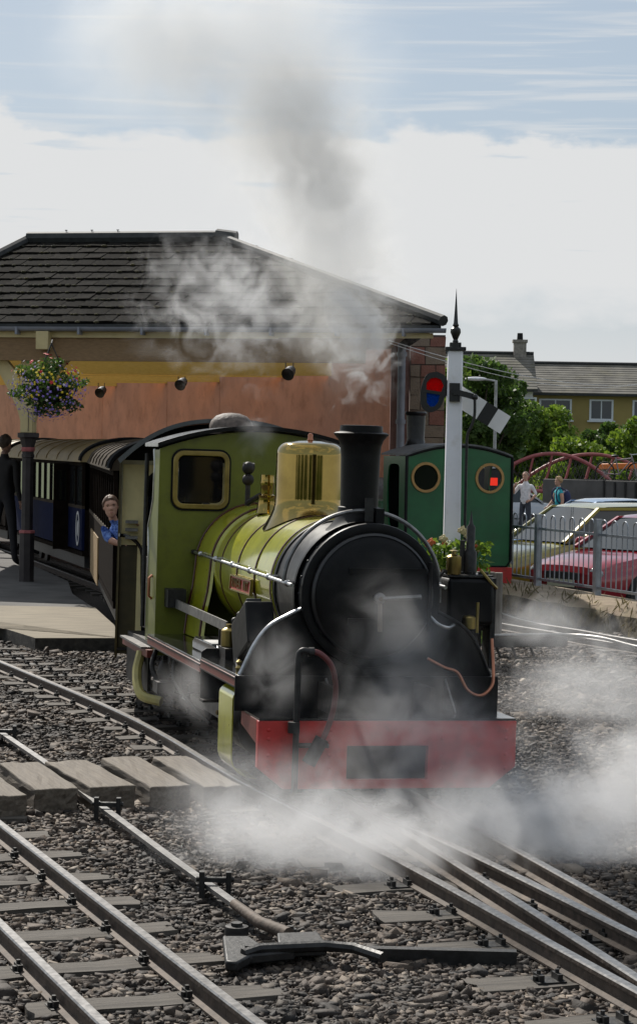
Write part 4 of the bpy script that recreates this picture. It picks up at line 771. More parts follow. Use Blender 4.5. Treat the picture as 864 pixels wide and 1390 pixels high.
# ================================================================== COACHES
COROOF = mat('coach_roof_cream', (.24, .17, .07), .6, var=.15, scale=2, dirt=(.2, .14, .06), dirt_amt=.4)
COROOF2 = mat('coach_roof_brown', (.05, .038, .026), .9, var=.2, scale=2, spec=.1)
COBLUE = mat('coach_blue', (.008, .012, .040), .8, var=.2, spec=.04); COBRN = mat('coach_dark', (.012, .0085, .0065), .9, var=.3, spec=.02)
CREST = mat('crest_white', (.50, .50, .50), .5, var=.1)
def coach(label, p0, p1, H0, roofm, bodym, lower, doors, crest, hw=.66, tan=None):
    """p0 = near left-hand corner, p1 = far left-hand corner (world x, y); local +y runs away, x=0 is the left side"""
    d = Vector((p1[0] - p0[0], p1[1] - p0[1], 0)); Ln = d.length; a = math.atan2(-d.x, d.y)
    t = thing('coach', label, 'railway coach', (p0[0], p0[1], 0), a); w = hw * 2; ze = 1.72
    m = MB(); m.box(0, w, 0, Ln, .42, .48); m.box(w - .03, w, 0, Ln, .48, ze); m.box(0, w, Ln - .03, Ln, .48, ze); m.box(.02, w, .015, .03, .48, 1.05); m.build('body', bodym, t)
    m = MB(); m.prism([(x, ze + .005 + .30 * math.sqrt(max(0, 1 - ((x - hw) / (hw + .05)) ** 2))) for x in np.linspace(-.05, w + .05, 25)] + [(w + .05, ze - .01), (-.05, ze - .01)], 1, -.04, Ln + .04); m.build('roof', roofm, t)
    m = MB()
    arc_ = [(hw + (hw + .055) * math.cos(q), ze + .01 + .305 * math.sin(q)) for q in np.linspace(0, PI, 25)]
    m.tube([(x, -.045, z) for x, z in arc_], .028, 6); m.build('roof_rim', BLACK, t)
    for k in range(1, int(Ln / 1.1)):
        m = MB(); m.tube([(x, k * 1.1, z) for x, z in [(hw + (hw + .05) * math.cos(q), ze + .01 + .30 * math.sin(q)) for q in np.linspace(0, PI, 17)]], .008, 5); m.build('roof_rib', roofm, t)
    m = MB(); m.prism([(x, z) for x, z in arc_], 1, .0, .02); m.build('end_board', BLACK, t)
    n = int(Ln / .62)
    m = MB(); m.box(-.012, .03, 0, Ln, 1.66, ze - .012); m.build('cant_rail', bodym, t)
    m = MB(); m.box(-.014, .03, 0, Ln, 1.07, 1.11); m.build('waist_rail', COROOF2, t)
    m = MB(); m.box(-.008, .03, 0, Ln, .50, 1.07); m.build('side_panel', lower, t)
    for k in range(n + 1): m = MB(); y = min(Ln - .04, k * Ln / n); m.box(-.010, .03, y, y + .045, 1.11, 1.66); m.build('pillar', bodym, t)
    for k in range(n): m = MB(); y = k * Ln / n; m.box(.012, .016, y + .045, y + Ln / n, 1.11, 1.66); m.build('pane', mat('coach_glass', (.02, .022, .025), .08, var=0), t)
    for y in doors:
        m = MB(); m.box(-.22, 0, y, y + .035, .46, 1.68); dd = m.build('open_door', COBRN, t); m = MB(); m.box(-.18, -.04, y - .003, y + .038, 1.15, 1.58); m.build('door_pane', GLASSD, dd)
    if crest:
        o_ = [(.35 + .15 * math.cos(q), .79 + .24 * math.sin(q)) for q in np.linspace(0, 2 * PI, 25)[:-1]]; i_ = [(.35 + .115 * math.cos(q), .79 + .20 * math.sin(q)) for q in np.linspace(0, 2 * PI, 25)[:-1]]
        m = MB(); m.plate([(y, z) for y, z in o_], [i_], 0, -.016, -.009); cr2 = m.build('crest', CREST, t)
        m = MB(); m.prism([(.35 + .05 * math.cos(q), .79 + .11 * math.sin(q)) for q in np.linspace(0, 2 * PI, 9)[:-1]], 0, -.015, -.009); m.build('emblem', CREST, cr2)
    if tan:
        m = MB(); m.box(-.022, -.009, tan[0], tan[1], .36, .90); m.build('door_panel', wood('tan_wood', (.20, .13, .055), (.30, .20, .09), 2), t)
    m = MB(); m.box(.05, w - .05, .1, Ln - .1, .26, .42); m.build('underframe', GRIME, t)
    for y in (.8, 1.5, Ln - 1.5, Ln - .8):
        for x in (hw - .2, hw + .2): wv = MB(); wv.lathe([(.02, x + .03), (.16, x + .03), (.16, x - .02), (.02, x - .02)], 20, (0, y, .16), 0); wv.build('wheel', GRIME, t)
    return t
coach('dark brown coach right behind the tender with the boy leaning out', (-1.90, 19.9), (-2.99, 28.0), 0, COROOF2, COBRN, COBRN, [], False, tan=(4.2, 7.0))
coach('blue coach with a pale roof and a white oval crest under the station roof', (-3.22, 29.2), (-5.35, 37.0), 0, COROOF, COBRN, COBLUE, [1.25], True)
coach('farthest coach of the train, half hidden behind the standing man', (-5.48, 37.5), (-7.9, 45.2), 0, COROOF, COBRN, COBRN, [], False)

# ================================================================== STATION BUILDING
ST = thing('station_building', 'station with mossy tiled hip roof and orange wall', 'station')
e0, e1 = at(598, 446, 28.2), at(0, 437, 29.6); E0 = Vector((e0.x, e0.y, 3.62)); ed = (Vector((e1.x, e1.y, 3.62)) - E0).normalized(); bk = Vector((-.03, 1, 0))
EL = 8.1; RIDGEZ = 5.10; RB = 3.9
def S(u, v, z): p = E0 + ed * u + bk * v; return Vector((p.x, p.y, z))   # u along the eave towards the left, v back, z up
r0 = at(302, 340, 0.0 + 32.6); u0_ = .01; r1 = at(36, 326, 33.2); u1_ = .01
def solve_u(px, vv=RB):      # where along the ridge line a ray through the photo pixel crosses it
    lo_, hi_ = -5.0, 15.0
    for _ in range(50):
        mid_ = (lo_ + hi_) / 2; p = S(mid_, vv, RIDGEZ); q = at(px, 330, p.y)
        if p.x > q.x: lo_ = mid_
        else: hi_ = mid_
    return mid_
u0_, u1_ = solve_u(302), solve_u(38)
m = MB(); A0, B0, C0, D0 = S(0, 0, 3.60), S(EL, 0, 3.60), S(u1_, RB, RIDGEZ), S(u0_, RB, RIDGEZ); A1, B1 = S(0, 2 * RB, 3.60), S(EL, 2 * RB, 3.60)
m.add([A0, B0, C0, D0, A1, B1], [(0, 1, 2, 3), (1, 5, 2), (4, 0, 3)]); rf = m.build('roof', TILE, ST, smooth=False)
# tiles of the front slope, every tile a piece
tw, nrow = .275, 12; tile_n = 0; sl_v = Vector((bk.x * RB, bk.y * RB, RIDGEZ - 3.60)); sl_len = sl_v.length; svn = sl_v.normalized(); nrm = ed.cross(svn).normalized()
if nrm.z < 0: nrm = -nrm
tile_meshes = []
for k in range(5):
    m = MB(); hw_ = tw / 2 - .005; hh = sl_len / nrow * 1.18; m.add([(-hw_, 0, .012 + random.uniform(0, .012)), (hw_, 0, .012 + random.uniform(0, .012)), (hw_, hh, -.006), (-hw_, hh, -.006), (-hw_, random.uniform(0, .012), -.012), (hw_, random.uniform(0, .012), -.012)], [(0, 1, 2, 3), (4, 5, 1, 0), (0, 3, 4), (1, 5, 2)]); tile_meshes += [m.mesh('tile', TILE, False), ]
    q = tile_meshes[-1].copy(); q.materials.clear(); q.materials.append(TILE2); tile_meshes.append(q)
Mrot = Matrix((-ed, svn, nrm)).transposed().to_euler(); cand = []
for r_ in range(nrow):
    f_ = r_ / nrow; ul, ur = EL + (u1_ - EL) * f_, u0_ * f_
    for k in range(int(EL / tw) + 2):
        u = k * tw + (tw / 2 if r_ % 2 else 0)
        if u - tw / 2 < ur - .02 or u + tw / 2 > ul: continue
        cand.append((u, f_))
cand = [c for c in cand if c[0] < 7.2]
for u, f_ in cand[:300]:
    p = S(u, 0, 3.60) + sl_v * f_ + nrm * .014
    o = place('tile', random.choice(tile_meshes), rf, p + nrm * random.uniform(0, .012) + svn * random.uniform(-.015, .015), Mrot); o.rotation_euler.rotate_axis('Z', random.gauss(0, .018))
ms = MB()
for _ in range(420):
    f_ = round(random.random() * nrow) / nrow; u = random.uniform(.3, 7.2)
    if not (u0_ * f_ < u < EL + (u1_ - EL) * f_): continue
    p = S(u, 0, 3.60) + sl_v * f_ + nrm * .03; k = random.uniform(.012, .035); ms.ball(p, k, 4, (1.3, 1.0, .6))
mo = ms.build('moss', mat('roof_moss', (.055, .045, .012), .95, col2=(.02, .02, .012), scale=6), rf); mo['kind'] = 'stuff'
# ridge and hip caps
m = MB(); m.tube([D0 + (D0 - C0).normalized() * .12 + Vector((0, 0, .05)), C0 + Vector((0, 0, .05))], .11, 8); m.tube([D0 + Vector((0, 0, .04)), S(-.03, -.03, 3.66)], .075, 8); m.tube([C0 + Vector((0, 0, .04)), B0 + Vector((0, 0, .06))], .075, 8); m.tube([D0 + (D0 - C0).normalized() * .22 + Vector((0, 0, .03)), D0 + (D0 - C0).normalized() * -.1 + Vector((0, 0, .07))], .12, 8); m.build('ridge', RIDGE, rf)
m = MB(); m.prism([(0, 0), (.02, 0), (.02, .02)], 0, 0, .01)
m = MB()
for u in (.6, 1.0, 1.4): p = C0 + (D0 - C0) * (u / 3.0) + Vector((0, 0, .12)); m.tube([p, p + Vector((.0, 0, .06))], .006, 5); m.tube([p + Vector((-.02, 0, .06)), p + Vector((.02, 0, .06))], .007, 5)
m.build('ridge_spike', DARKIRON, rf)
# gutter, lead flashing, fascia, tie beam
m = MB(); rows = [[S(-.06, 0, 0) + (ed * (EL + .06)) * t + bk * (-.075 - .06 * math.cos(q)) * 1 + Vector((0, 0, 3.555 - .06 * math.sin(q))) for q in np.linspace(0, PI, 9)] for t in (0, 1)]; m.grid(rows); m.build('gutter', GUTTER, ST)
for k in range(9): m = MB(); p = S(.5 + k * .9, -.075, 3.50); m.obox(p, (.03, .15, .10), (0, 0, math.atan2(-ed.y, -ed.x))); m.build('gutter_bracket', GUTTER, ST)
def plank(u0, u1, v, z0, z1, th, name, mt, par=None):
    m = MB(); vs = [S(u, v + q, z) for q in (0, th) for u, z in ((u0, z0), (u1, z0), (u1, z1), (u0, z1))]; m.add(vs, [(0, 1, 2, 3), (7, 6, 5, 4), (0, 4, 5, 1), (1, 5, 6, 2), (2, 6, 7, 3), (3, 7, 4, 0)]); return m.build(name, mt, par or ST)
plank(.0, EL, -.015, 3.50, 3.60, .03, 'eaves_board', RIDGE); plank(2.2, EL, .02, 3.415, 3.499, .03, 'fascia', CREAMW); plank(.1, 2.2, .022, 3.43, 3.499, .03, 'fascia', CREAMW)
plank(1.0, EL, .06, 3.10, 3.43, .12, 'tie_beam', BROWNB)
# orange wall running back on the right of the train
WK = 1.2
def zs(z): return CAMH + (z - CAMH) * WK if z > 0 else z
w0, w1 = Vector((1.15, 29.35, 0)) * WK, Vector((-4.6, 41.6, 0)) * WK; wd = (w1 - w0).normalized(); wn_ = Vector((-wd.y, wd.x, 0)); wn_ = wn_ if wn_.y < 0 else -wn_; wl_ = 20.5
def Wl(t, o, z): z = zs(z) if z else 0; p = w0 + wd * t * WK + wn_ * o; return Vector((p.x, p.y, z))
def wbox(t0, t1, o0, o1, z0, z1, name, mt, par=None):
    m = MB(); m.add([Wl(t, o, z) for o in (o0, o1) for t, z in ((t0, z0), (t1, z0), (t1, z1), (t0, z1))], [(0, 1, 2, 3), (7, 6, 5, 4), (0, 4, 5, 1), (1, 5, 6, 2), (2, 6, 7, 3), (3, 7, 4, 0)]); return m.build(name, mt, par or ST)
wall = wbox(0, wl_, -.30, -.02, -.3, 3.58, 'wall', mat('wall_joint', (.10, .05, .03), .9))
joints = [0.0, 6.6, 9.0, 12.4, 16.4, 20.5]
for a_, c_ in zip(joints, joints[1:]): wbox(a_ + .008, c_ - .008, -.02, .012, -.3, 3.54, 'wall_panel', ORANGE, wall)
posts = [(420, 31.0), (265, 35.0), (200, 38.3), (152, 39.8)]
# yellow tie beams, each ending on the wall
for i, (t, zb, zt) in enumerate(((2.30, 3.02, 3.22), (4.0, 3.04, 3.24), (6.6, 3.02, 3.25), (9.0, 3.05, 3.28), (11.6, 3.05, 3.3))):
    zb, zt = zs(zb), zs(zt); p = Wl(t, .02, 0); q = p + ed * 11; m = MB(); th = bk * .10
    m.add([p + Vector((0, 0, zb)), q + Vector((0, 0, zb)), q + Vector((0, 0, zt)), p + Vector((0, 0, zt)), p + th + Vector((0, 0, zb)), q + th + Vector((0, 0, zb)), q + th + Vector((0, 0, zt)), p + th + Vector((0, 0, zt))], [(0, 1, 2, 3), (7, 6, 5, 4), (0, 4, 5, 1), (1, 5, 6, 2), (2, 6, 7, 3), (3, 7, 4, 0)]); m.build('cross_beam', YELLOWB, ST)
# ceiling boards under the roof
m = MB(); m.add([S(.35, .2, 3.52), S(EL - .2, .2, 3.52), S(EL - .2, 9.5, 3.52), S(.35, 5.0, 3.52)], [(0, 1, 2, 3)]); m.build('ceiling', BROWNB, ST)
# stone pier at the corner, built of separate blocks
PYY = 34.4; px0, px1 = at(556, 520, PYY), at(604, 520, PYY); pier = MB(); pier.box(px0.x + .01, px1.x - .01, PYY + .03, PYY + .9, -.3, zs(3.5)); pie = pier.build('pier', MORTAR, ST)
z = 0.8; random.seed(11)
while z < zs(3.46):
    h = random.choice((.20, .24, .29)); h = min(h, zs(3.48) - z); x = px0.x
    while x < px1.x - .02:
        w_ = min(random.choice((.17, .24, .31, .38)), px1.x - x)
        if px1.x - x - w_ < .10: w_ = px1.x - x
        m = MB(); m.box(.007, w_ - .007, random.uniform(-.03, -.01), .05, .007, h - .007); q = m.mesh('stone', STONE if random.random() < .6 else STONE2, False)
        for v in q.vertices: v.co.x += random.uniform(-.007, .007); v.co.z += random.uniform(-.008, .008)
        place('stone', q, pie, (x, PYY + .03, z)); x += w_
    z += h
m = MB(); m.box(at(530, 520, PYY + .1).x, px0.x - .004, PYY + .1, PYY + .25, -.3, zs(3.5)); m.build('render_strip', mat('pink_render', (.27, .15, .13), .85, var=.15), ST)
dp = at(545, 480, PYY - .05); m = MB(); m.tube([(dp.x, PYY - .05, zs(3.44)), (dp.x, PYY - .05, 0.0)], .066, 12)
for z in (2.33, 3.23): m.tube([(dp.x, PYY - .05, zs(z) - .035), (dp.x, PYY - .05, zs(z) + .035)], .085, 12)
m.build('down_pipe', GUTTER, ST)
# wall lamps hung near the posts
def wall_lamp(px, py, Y, label):
    c = at(px, py, Y); t = thing('wall_lamp', label, 'lamp', c, 0, 'black spot lamps along the orange wall'); t.scale = (WK, WK, WK)
    m = MB(); m.lathe([(.001, -.10), (.06, -.09), (.075, -.04), (.085, .06), (.095, .09), (.08, .085), (.001, .05)], 16, (0, 0, 0), 1); o = m.build('lamp_head', DARKIRON, t); o.rotation_euler = (R(-25), 0, R(160))
    m = MB(); m.tube([(-.06, 0, .04), (-.06, 0, .20)], .008, 6); m.tube([(.05, 0, .04), (.05, 0, .20)], .008, 6); m.box(-.14, .12, -.02, .02, .20, .225); m.box(.10, .28, -.02, .14, .19, .215); m.build('lamp_bracket', DARKIRON, t)
wall_lamp(393, 505, 36.7, 'black spot lamp on the orange wall behind the dome, in the steam'); wall_lamp(247, 520, 41.7, 'black spot lamp on the orange wall above the cab roof'); wall_lamp(138, 531, 46.3, 'black spot lamp on the orange wall nearest the flower basket')
# canopy column with timber head and brackets
cb = at(36, 786, 28.5); CX, CYY = cb.x * 29.8 / 28.5, 29.8; cp = thing('canopy_column', 'dark iron column with pink bands and cream timber brackets holding the station roof', 'column', (CX, CYY, .025), math.atan2(-ed.y, -ed.x))
m = MB(); m.lathe([(.11, 0), (.11, .68), (.085, .69), (.085, 1.725), (.095, 1.735), (.095, 1.775), (.085, 1.785), (.09, 1.875), (.125, 1.995), (.16, 2.015), (.16, 2.075), (.001, 2.08)], 8, (0, 0, -.0)); m.build('shaft', COLIRON, cp)
m = MB(); m.lathe([(.112, .675), (.118, .68), (.118, .71), (.087, .72)], 8, (0, 0, 0)); m.build('band', PINK, cp); m = MB(); m.lathe([(.092, 1.815), (.097, 1.82), (.102, 1.875), (.094, 1.875)], 8, (0, 0, 0)); m.build('band', PINK, cp)
m = MB(); m.box(-.09, .09, -.09, .09, 2.075, 3.50); m.build('post_head', CREAMW, cp, bevel=.01)
m = MB(); m.box(.24, .42, -.40, -.26, 3.22, 3.47); m.build('bracket_end', CREAMW, cp, bevel=.008)
for s in (-1, 1):
    dzc = .175; cvv = [(s * .09, 2.02), (s * .16, 2.25), (s * .30, 2.52), (s * .45, 2.76), (s * .66, 2.98), (s * .78, 3.12), (s * .70, 3.12), (s * .40, 3.02), (s * .09, 2.95)]
    m = MB(); m.prism([(p.x, p.y) for p in spline([(x, z, 0) for x, z in [(a, b + dzc) for a, b in cvv[:6]]], 4)] + [(s * .52, 3.295), (s * .22, 2.975), (s * .09, 2.795)], 1, -.05, .05); m.build('brace', CREAMW, cp)
m = MB(); m.tube([(.04, -.11, 2.095), (.04, -.11, 2.375)], .006, 5); m.tube([(.25, -.12, 2.875), (.62, -.12, 3.155)], .014, 6); m.build('rod', DARKIRON, cp)

# ================================================================== PLANTS
def leafmat(name, c1, c2, trans=.45):
    m = bpy.data.materials.new(name); m.use_nodes = True; n = m.node_tree.nodes; l = m.node_tree.links; b = n['Principled BSDF']; b.inputs['Roughness'].default_value = .6
    a = n.new('ShaderNodeAttribute'); a.attribute_name = 'shade'; r = n.new('ShaderNodeMix'); r.data_type = 'RGBA'; l.new(a.outputs['Fac'], r.inputs[0]); r.inputs[6].default_value = (*c1, 1); r.inputs[7].default_value = (*c2, 1); l.new(r.outputs[2], b.inputs['Base Color'])
    t = n.new('ShaderNodeBsdfTranslucent'); l.new(r.outputs[2], t.inputs[0]); mx = n.new('ShaderNodeMixShader'); mx.inputs[0].default_value = trans; l.new(b.outputs[0], mx.inputs[1]); l.new(t.outputs[0], mx.inputs[2]); l.new(mx.outputs[0], n['Material Output'].inputs[0]); return m
def leaf_mesh(name, C, size, m, rs, droop=0.0, lobes=1.0):
    """C: n x 3 leaf centres -> folded leaf quads with random turns"""
    n = len(C); a = rs.random(n) * 6.283; tilt = rs.normal(.5, .5, n); sz = size * rs.uniform(.6, 1.35, n)
    d = np.stack([np.cos(a) * np.cos(tilt), np.sin(a) * np.cos(tilt), np.sin(tilt) - droop], 1); d /= np.linalg.norm(d, axis=1)[:, None]
    u = np.cross(d, rs.normal(0, 1, (n, 3))); u /= np.linalg.norm(u, axis=1)[:, None]; w = np.cross(d, u)
    sz = sz[:, None]; P = np.stack([C - d * sz * .5, C + u * sz * .32 * lobes + w * sz * .08, C + d * sz * .55, C - u * sz * .32 * lobes + w * sz * .08], 1).reshape(-1, 3)
    Fi = np.arange(n * 4, dtype=np.int32); me = bpy.data.meshes.new(name); me.vertices.add(n * 4); me.vertices.foreach_set('co', P.ravel()); me.loops.add(n * 4); me.loops.foreach_set('vertex_index', Fi); me.polygons.add(n); me.polygons.foreach_set('loop_start', np.arange(0, n * 4, 4, dtype=np.int32)); me.update(calc_edges=True)
    at_ = me.attributes.new('shade', 'FLOAT', 'POINT'); at_.data.foreach_set('value', np.repeat(rs.random(n), 4).astype(np.float32)); me.materials.append(m); return me
BARK = mat('bark', (.07, .055, .04), .9, var=.4, scale=10, bump=.5)
L_DARK = leafmat('leaf_dark', (.032, .075, .012), (.085, .145, .024)); L_MID = leafmat('leaf_mid', (.065, .135, .012), (.19, .27, .03)); L_LIGHT = leafmat('leaf_light', (.07, .14, .012), (.22, .31, .03))
def tree(label, base, h, rx, ry, trunk_h, n, size, m, seed, kind='tree', clumps=34, cat='tree', rz=None):
    rs = np.random.default_rng(seed); t = thing(kind, label, cat, base); cz = trunk_h + (h - trunk_h) * .5; rz = (h - trunk_h) * .5
    q = rs.normal(0, 1, (clumps, 3)); q /= np.linalg.norm(q, axis=1)[:, None]; q *= (rs.random((clumps, 1)) ** .45) * np.array([rx, ry, rz]) * .86; q[:, 2] += cz
    cr = rs.uniform(.16, .34, clumps) * min(rx, rz) ; ci = rs.integers(0, clumps, n); v = rs.normal(0, 1, (n, 3)); v /= np.linalg.norm(v, axis=1)[:, None]
    P = q[ci] + v * (cr[ci] * (.35 + .75 * rs.random(n) ** .5))[:, None] * np.array([1.15, 1.15, .8]); P[:, 2] = np.maximum(P[:, 2], trunk_h * .4)
    o = bpy.data.objects.new('crown', leaf_mesh('crown', P, size, m, rs)); COL.objects.link(o); o.parent = t
    tr = MB(); tr.tube(spline([(0, 0, -.1), (rx * .03, 0, trunk_h * .6), (-rx * .03, 0, cz), (0, 0, cz + rz * .6)], 4), [h * .028 * (1 - .8 * i / 12) for i in range(13)], 8); tk = tr.build('trunk', BARK, t)
    lm = MB()
    for k in range(min(clumps, 14)): a_ = Vector((0, 0, trunk_h * .8 + rs.random() * rz * .6)); e = Vector(q[k]); lm.tube([a_, (a_ + e) / 2 + Vector((0, 0, -.06 * h)), e], [h * .011, h * .008, h * .003], 5)
    lm.build('limb', BARK, tk); return t
def tp(px, Y): p = at(px, 615, Y); return (p.x, Y, -.45)
tree('dark leafy tree rising behind the signal post beside the station corner', tp(640, 72), 6.4, 1.75, 1.8, 1.0, 9000, .22, L_DARK, 1)
tree('dark narrow tree between the signal arm and the old slate roof', tp(682, 84), 5.9, 1.25, 1.6, 1.0, 5000, .22, L_DARK, 2)
tree('broad bright green tree in front of the ochre houses', tp(726, 92), 5.2, 2.1, 2.0, .5, 11000, .22, L_MID, 3)
tree('low sunlit bush left of the right edge, below the house window', tp(782, 88), 3.2, 1.8, 1.6, .2, 8000, .2, L_LIGHT, 4, 'bush', cat='bush')
tree('yellow green bush cut by the right edge of the photo', tp(866, 86), 4.3, 1.3, 1.6, .3, 6000, .2, L_LIGHT, 5, 'bush', cat='bush')
tree('dark green bush below the upstairs windows of the ochre houses', tp(822, 97), 4.1, 1.7, 1.6, .3, 6500, .2, L_DARK, 6, 'bush', cat='bush')
tree('dark hedge tree standing behind the semaphore arm', tp(690, 97), 3.6, 2.2, 1.5, .3, 7000, .2, L_DARK, 7)
tree('tall light tree peeping over the station corner', tp(602, 64), 5.5, .8, 1.0, 2.0, 2600, .18, L_MID, 8)
RBR = leafmat('leaf_redbrown', (.10, .05, .03), (.16, .11, .04)); tree('reddish shrub between the bright tree and the ochre wall', tp(762, 101), 4.3, 1.0, 1.0, .3, 2500, .2, RBR, 9, 'bush', cat='bush')
# long bright grass behind the footbridge
rs = np.random.default_rng(5); n_ = 15000; gx = rs.uniform(2, 17, n_); gy = rs.uniform(74, 94, n_); C_ = np.stack([gx, gy, rs.uniform(-.4, .75, n_)], 1)
L_GRASS = leafmat('grass_blade', (.10, .17, .015), (.25, .34, .03)); o = bpy.data.objects.new('grass', leaf_mesh('grass', C_, .42, L_GRASS, rs, droop=-1.2, lobes=.28)); COL.objects.link(o); o['kind'] = 'stuff'; o['label'] = 'long bright green grass behind the pink footbridge'

# unseen belt of trees added behind the camera to darken engine front and reflections
rs = np.random.default_rng(77); n_ = 16000; wx = rs.uniform(-34, 34, n_); hh_ = 5.0 + 1.6 * np.sin(wx * .7) + 1.1 * np.sin(wx * 1.9 + 1); C_ = np.stack([wx, -20 + rs.normal(0, 1.6, n_), rs.random(n_) ** .8 * hh_ - .3], 1)
o = bpy.data.objects.new('woodland', leaf_mesh('woodland', C_, .75, L_DARK, rs)); COL.objects.link(o); o['kind'] = 'stuff'; o['label'] = 'unseen belt of dark trees added behind the camera for reflections and shade'
rs = np.random.default_rng(31); n_ = 420; wy = rs.uniform(20.5, 27.5, n_); gy_ = np.round(wy * 1.6 + np.sin(wy * 5)) / 1.6 + rs.normal(0, .10, n_); off_ = rs.uniform(-.10, .16, n_)
C_ = np.stack([2.46 + (27.4 - gy_) * .297 + off_, gy_, np.where(off_ < 0, rs.uniform(-.12, .16, n_), rs.uniform(.14, .30, n_))], 1)
o = bpy.data.objects.new('weeds', leaf_mesh('weeds', C_, .13, leafmat('dry_weed', (.08, .065, .025), (.17, .14, .06)), rs, droop=-.8, lobes=.22)); COL.objects.link(o); o['kind'] = 'stuff'; o['label'] = 'dry weeds growing on the bank below the railings'
# hanging flower basket
hb = at(66, 526, 28.2); hk = thing('hanging_basket', 'hanging basket of purple, yellow and red flowers below the canopy bracket', 'flower basket', hb)
rs = np.random.default_rng(12); n_ = 2600; v = rs.normal(0, 1, (n_, 3)); v /= np.linalg.norm(v, axis=1)[:, None]; P = v * (rs.random((n_, 1)) ** .4) * np.array([.44, .36, .40]); P[:, 0] += .02 * np.sin(v[:, 2] * 7) * 6
o = bpy.data.objects.new('leaves', leaf_mesh('leaves', P, .055, L_DARK, rs, .3)); COL.objects.link(o); o.parent = hk; o['kind'] = 'stuff'
for nm, col, cn, zlo, zhi in (('yellow_flower', (.75, .55, .03), 190, -.15, .25), ('purple_flower', (.26, .18, .60), 260, -.45, .12), ('red_flower', (.50, .02, .03), 26, .05, .45), ('white_flower', (.60, .52, .62), 46, -.25, .35), ('lilac_flower', (.36, .24, .50), 110, -.45, .3)):
    bm_ = MB(); k = 0
    while k < cn:
        v = rs.normal(0, 1, 3); v /= np.linalg.norm(v); p = v * np.array([.47, .38, .43]) * rs.uniform(.84, 1.14)
        if not (zlo < p[2] < zhi): continue
        k += 1; r_ = rs.uniform(.016, .026) if nm != 'red_flower' else .032
        a = Vector(v).orthogonal().normalized(); b_ = Vector(v).cross(a); pc = Vector(p)
        bm_.add([pc + Vector(v) * .006] + [pc + (a * math.cos(q) + b_ * math.sin(q)) * r_ * (1 if i % 2 else .55) for i, q in enumerate(np.linspace(0, 2 * PI, 11)[:-1])], [(0, i + 1, (i + 1) % 10 + 1) for i in range(10)])
    f = bm_.build(nm, mat(nm, col, .7, var=.15), hk, smooth=False); f['kind'] = 'stuff'
m = MB(); top_ = Vector((.03, 0, .58))
for a in (0, 2.1, 4.2): m.tube([Vector((.30 * math.cos(a), .30 * math.sin(a), .02)), top_], .008, 5)
m.tube([top_, top_ + Vector((0, .10, .05))], .012, 5); m.lathe([(.10, -.22), (.22, -.12), (.30, .02), (.27, .02)], 18); m.build('basket', DARKIRON, hk)

# ================================================================== DARK GREEN ENGINE
GO = gnd(620, 812, 0); gl = thing('tank_engine', 'dark green engine seen from behind with two round cab windows', 'steam engine', (GO.x, GO.y, 0), R(15))
hwid = .735; topg = [(x, 1.87 + .145 * (1 - (x / hwid) ** 2)) for x in np.linspace(hwid, -hwid, 25)]
def circ(cx, cz, r, n=28): return [(cx + r * math.cos(2 * PI * k / n), cz + r * math.sin(2 * PI * k / n)) for k in range(n)]
body_o = [(hwid - .06, .42), (hwid, .48)] + topg + [(-hwid, .48), (-hwid + .06, .42)]
m = MB(); m.plate(body_o, [circ(-.47, 1.595, .165), circ(.42, 1.595, .165)], 1, 0, .02); cbk = m.build('cab_back', DGREEN, gl)
for cx in (-.47, .42):
    m = MB(); m.lathe([(.165, -.012), (.168, -.02), (.200, -.02), (.203, -.010), (.203, .0), (.165, .0)], 32, (cx, 0, 1.595), 1); m.build('window_ring', WINRING, cbk)
m = MB(); m.plate(circ(-.47, 1.595, .166), [], 1, .008, .012); m.build('window_pane', GLASSD, cbk)
m = MB(); m.tube([(x, -.004, z) for x, z in [(hwid, .50)] + topg + [(-hwid, .50)]], .022, 8); m.tube([(-hwid, -.004, .5), (-hwid + .06, -.004, .42), (hwid - .06, -.004, .42), (hwid, -.004, .5)], .014, 6); m.build('beading', BLACK, gl)
m = MB(); m.box(-.74, .75, -.03, .02, .07, .41); m.build('buffer_beam', RED, gl, bevel=.004)
for s in (-1, 1):
    dc = [(.32, 1.72), (.40, 1.76), (.72, 1.76), (.82, 1.68), (.86, 1.45), (.84, 1.15), (.78, .98), (.70, .92), (.32, .92)]
    m = MB(); m.plate([(.02, .42), (1.05, .42), (1.05, 1.87), (.02, 1.87)], [[(p.x, p.y) for p in spline([(a, b_, 0) for a, b_ in dc], 3)]], 0, s * .735, s * .715); m.build('cab_side', DGREEN, gl)
    m = MB(); m.box(s * .738, s * .30, 1.06, 3.3, .42, 1.25); m.build('side_tank', DGREEN, gl, bevel=.03)
m = MB(); m.prism([(x, z + .012) for x, z in topg] + [(x, z + .035) for x, z in topg][::-1], 1, -.02, 1.16); m.build('cab_roof', GREYROOF, gl)
m = MB(); m.box(-.70, -.02, 1.03, 1.05, .42, 1.86); m.box(-.02, .71, 1.03, 1.05, .42, 1.2); m.box(-.7, .7, .1, 1.0, .42, .46); m.build('cab_front', BLACK, gl)
m = MB(); m.lathe([(.001, 1.1), (.42, 1.1), (.42, 4.2), (.001, 4.25)], 32, (0, 0, 1.12), 1); m.build('boiler', BLACK, gl)
m = MB(); cx, cyy = .03, 2.05; m.lathe([(.25, 1.955), (.25, 1.985), (.17, 2.0), (.135, 2.05), (.125, 2.12), (.135, 2.44), (.15, 2.455), (.155, 2.48), (.14, 2.50), (.11, 2.50), (.11, 2.2)], 28, (cx, cyy, 0)); m.lathe([(.24, 1.5), (.24, 1.958)], 24, (cx, cyy, 0)); m.build('chimney', SBOX, gl)
m = MB(); m.box(-.6, .6, .2, 4.2, .18, .42); m.build('frames', GRIME, gl)
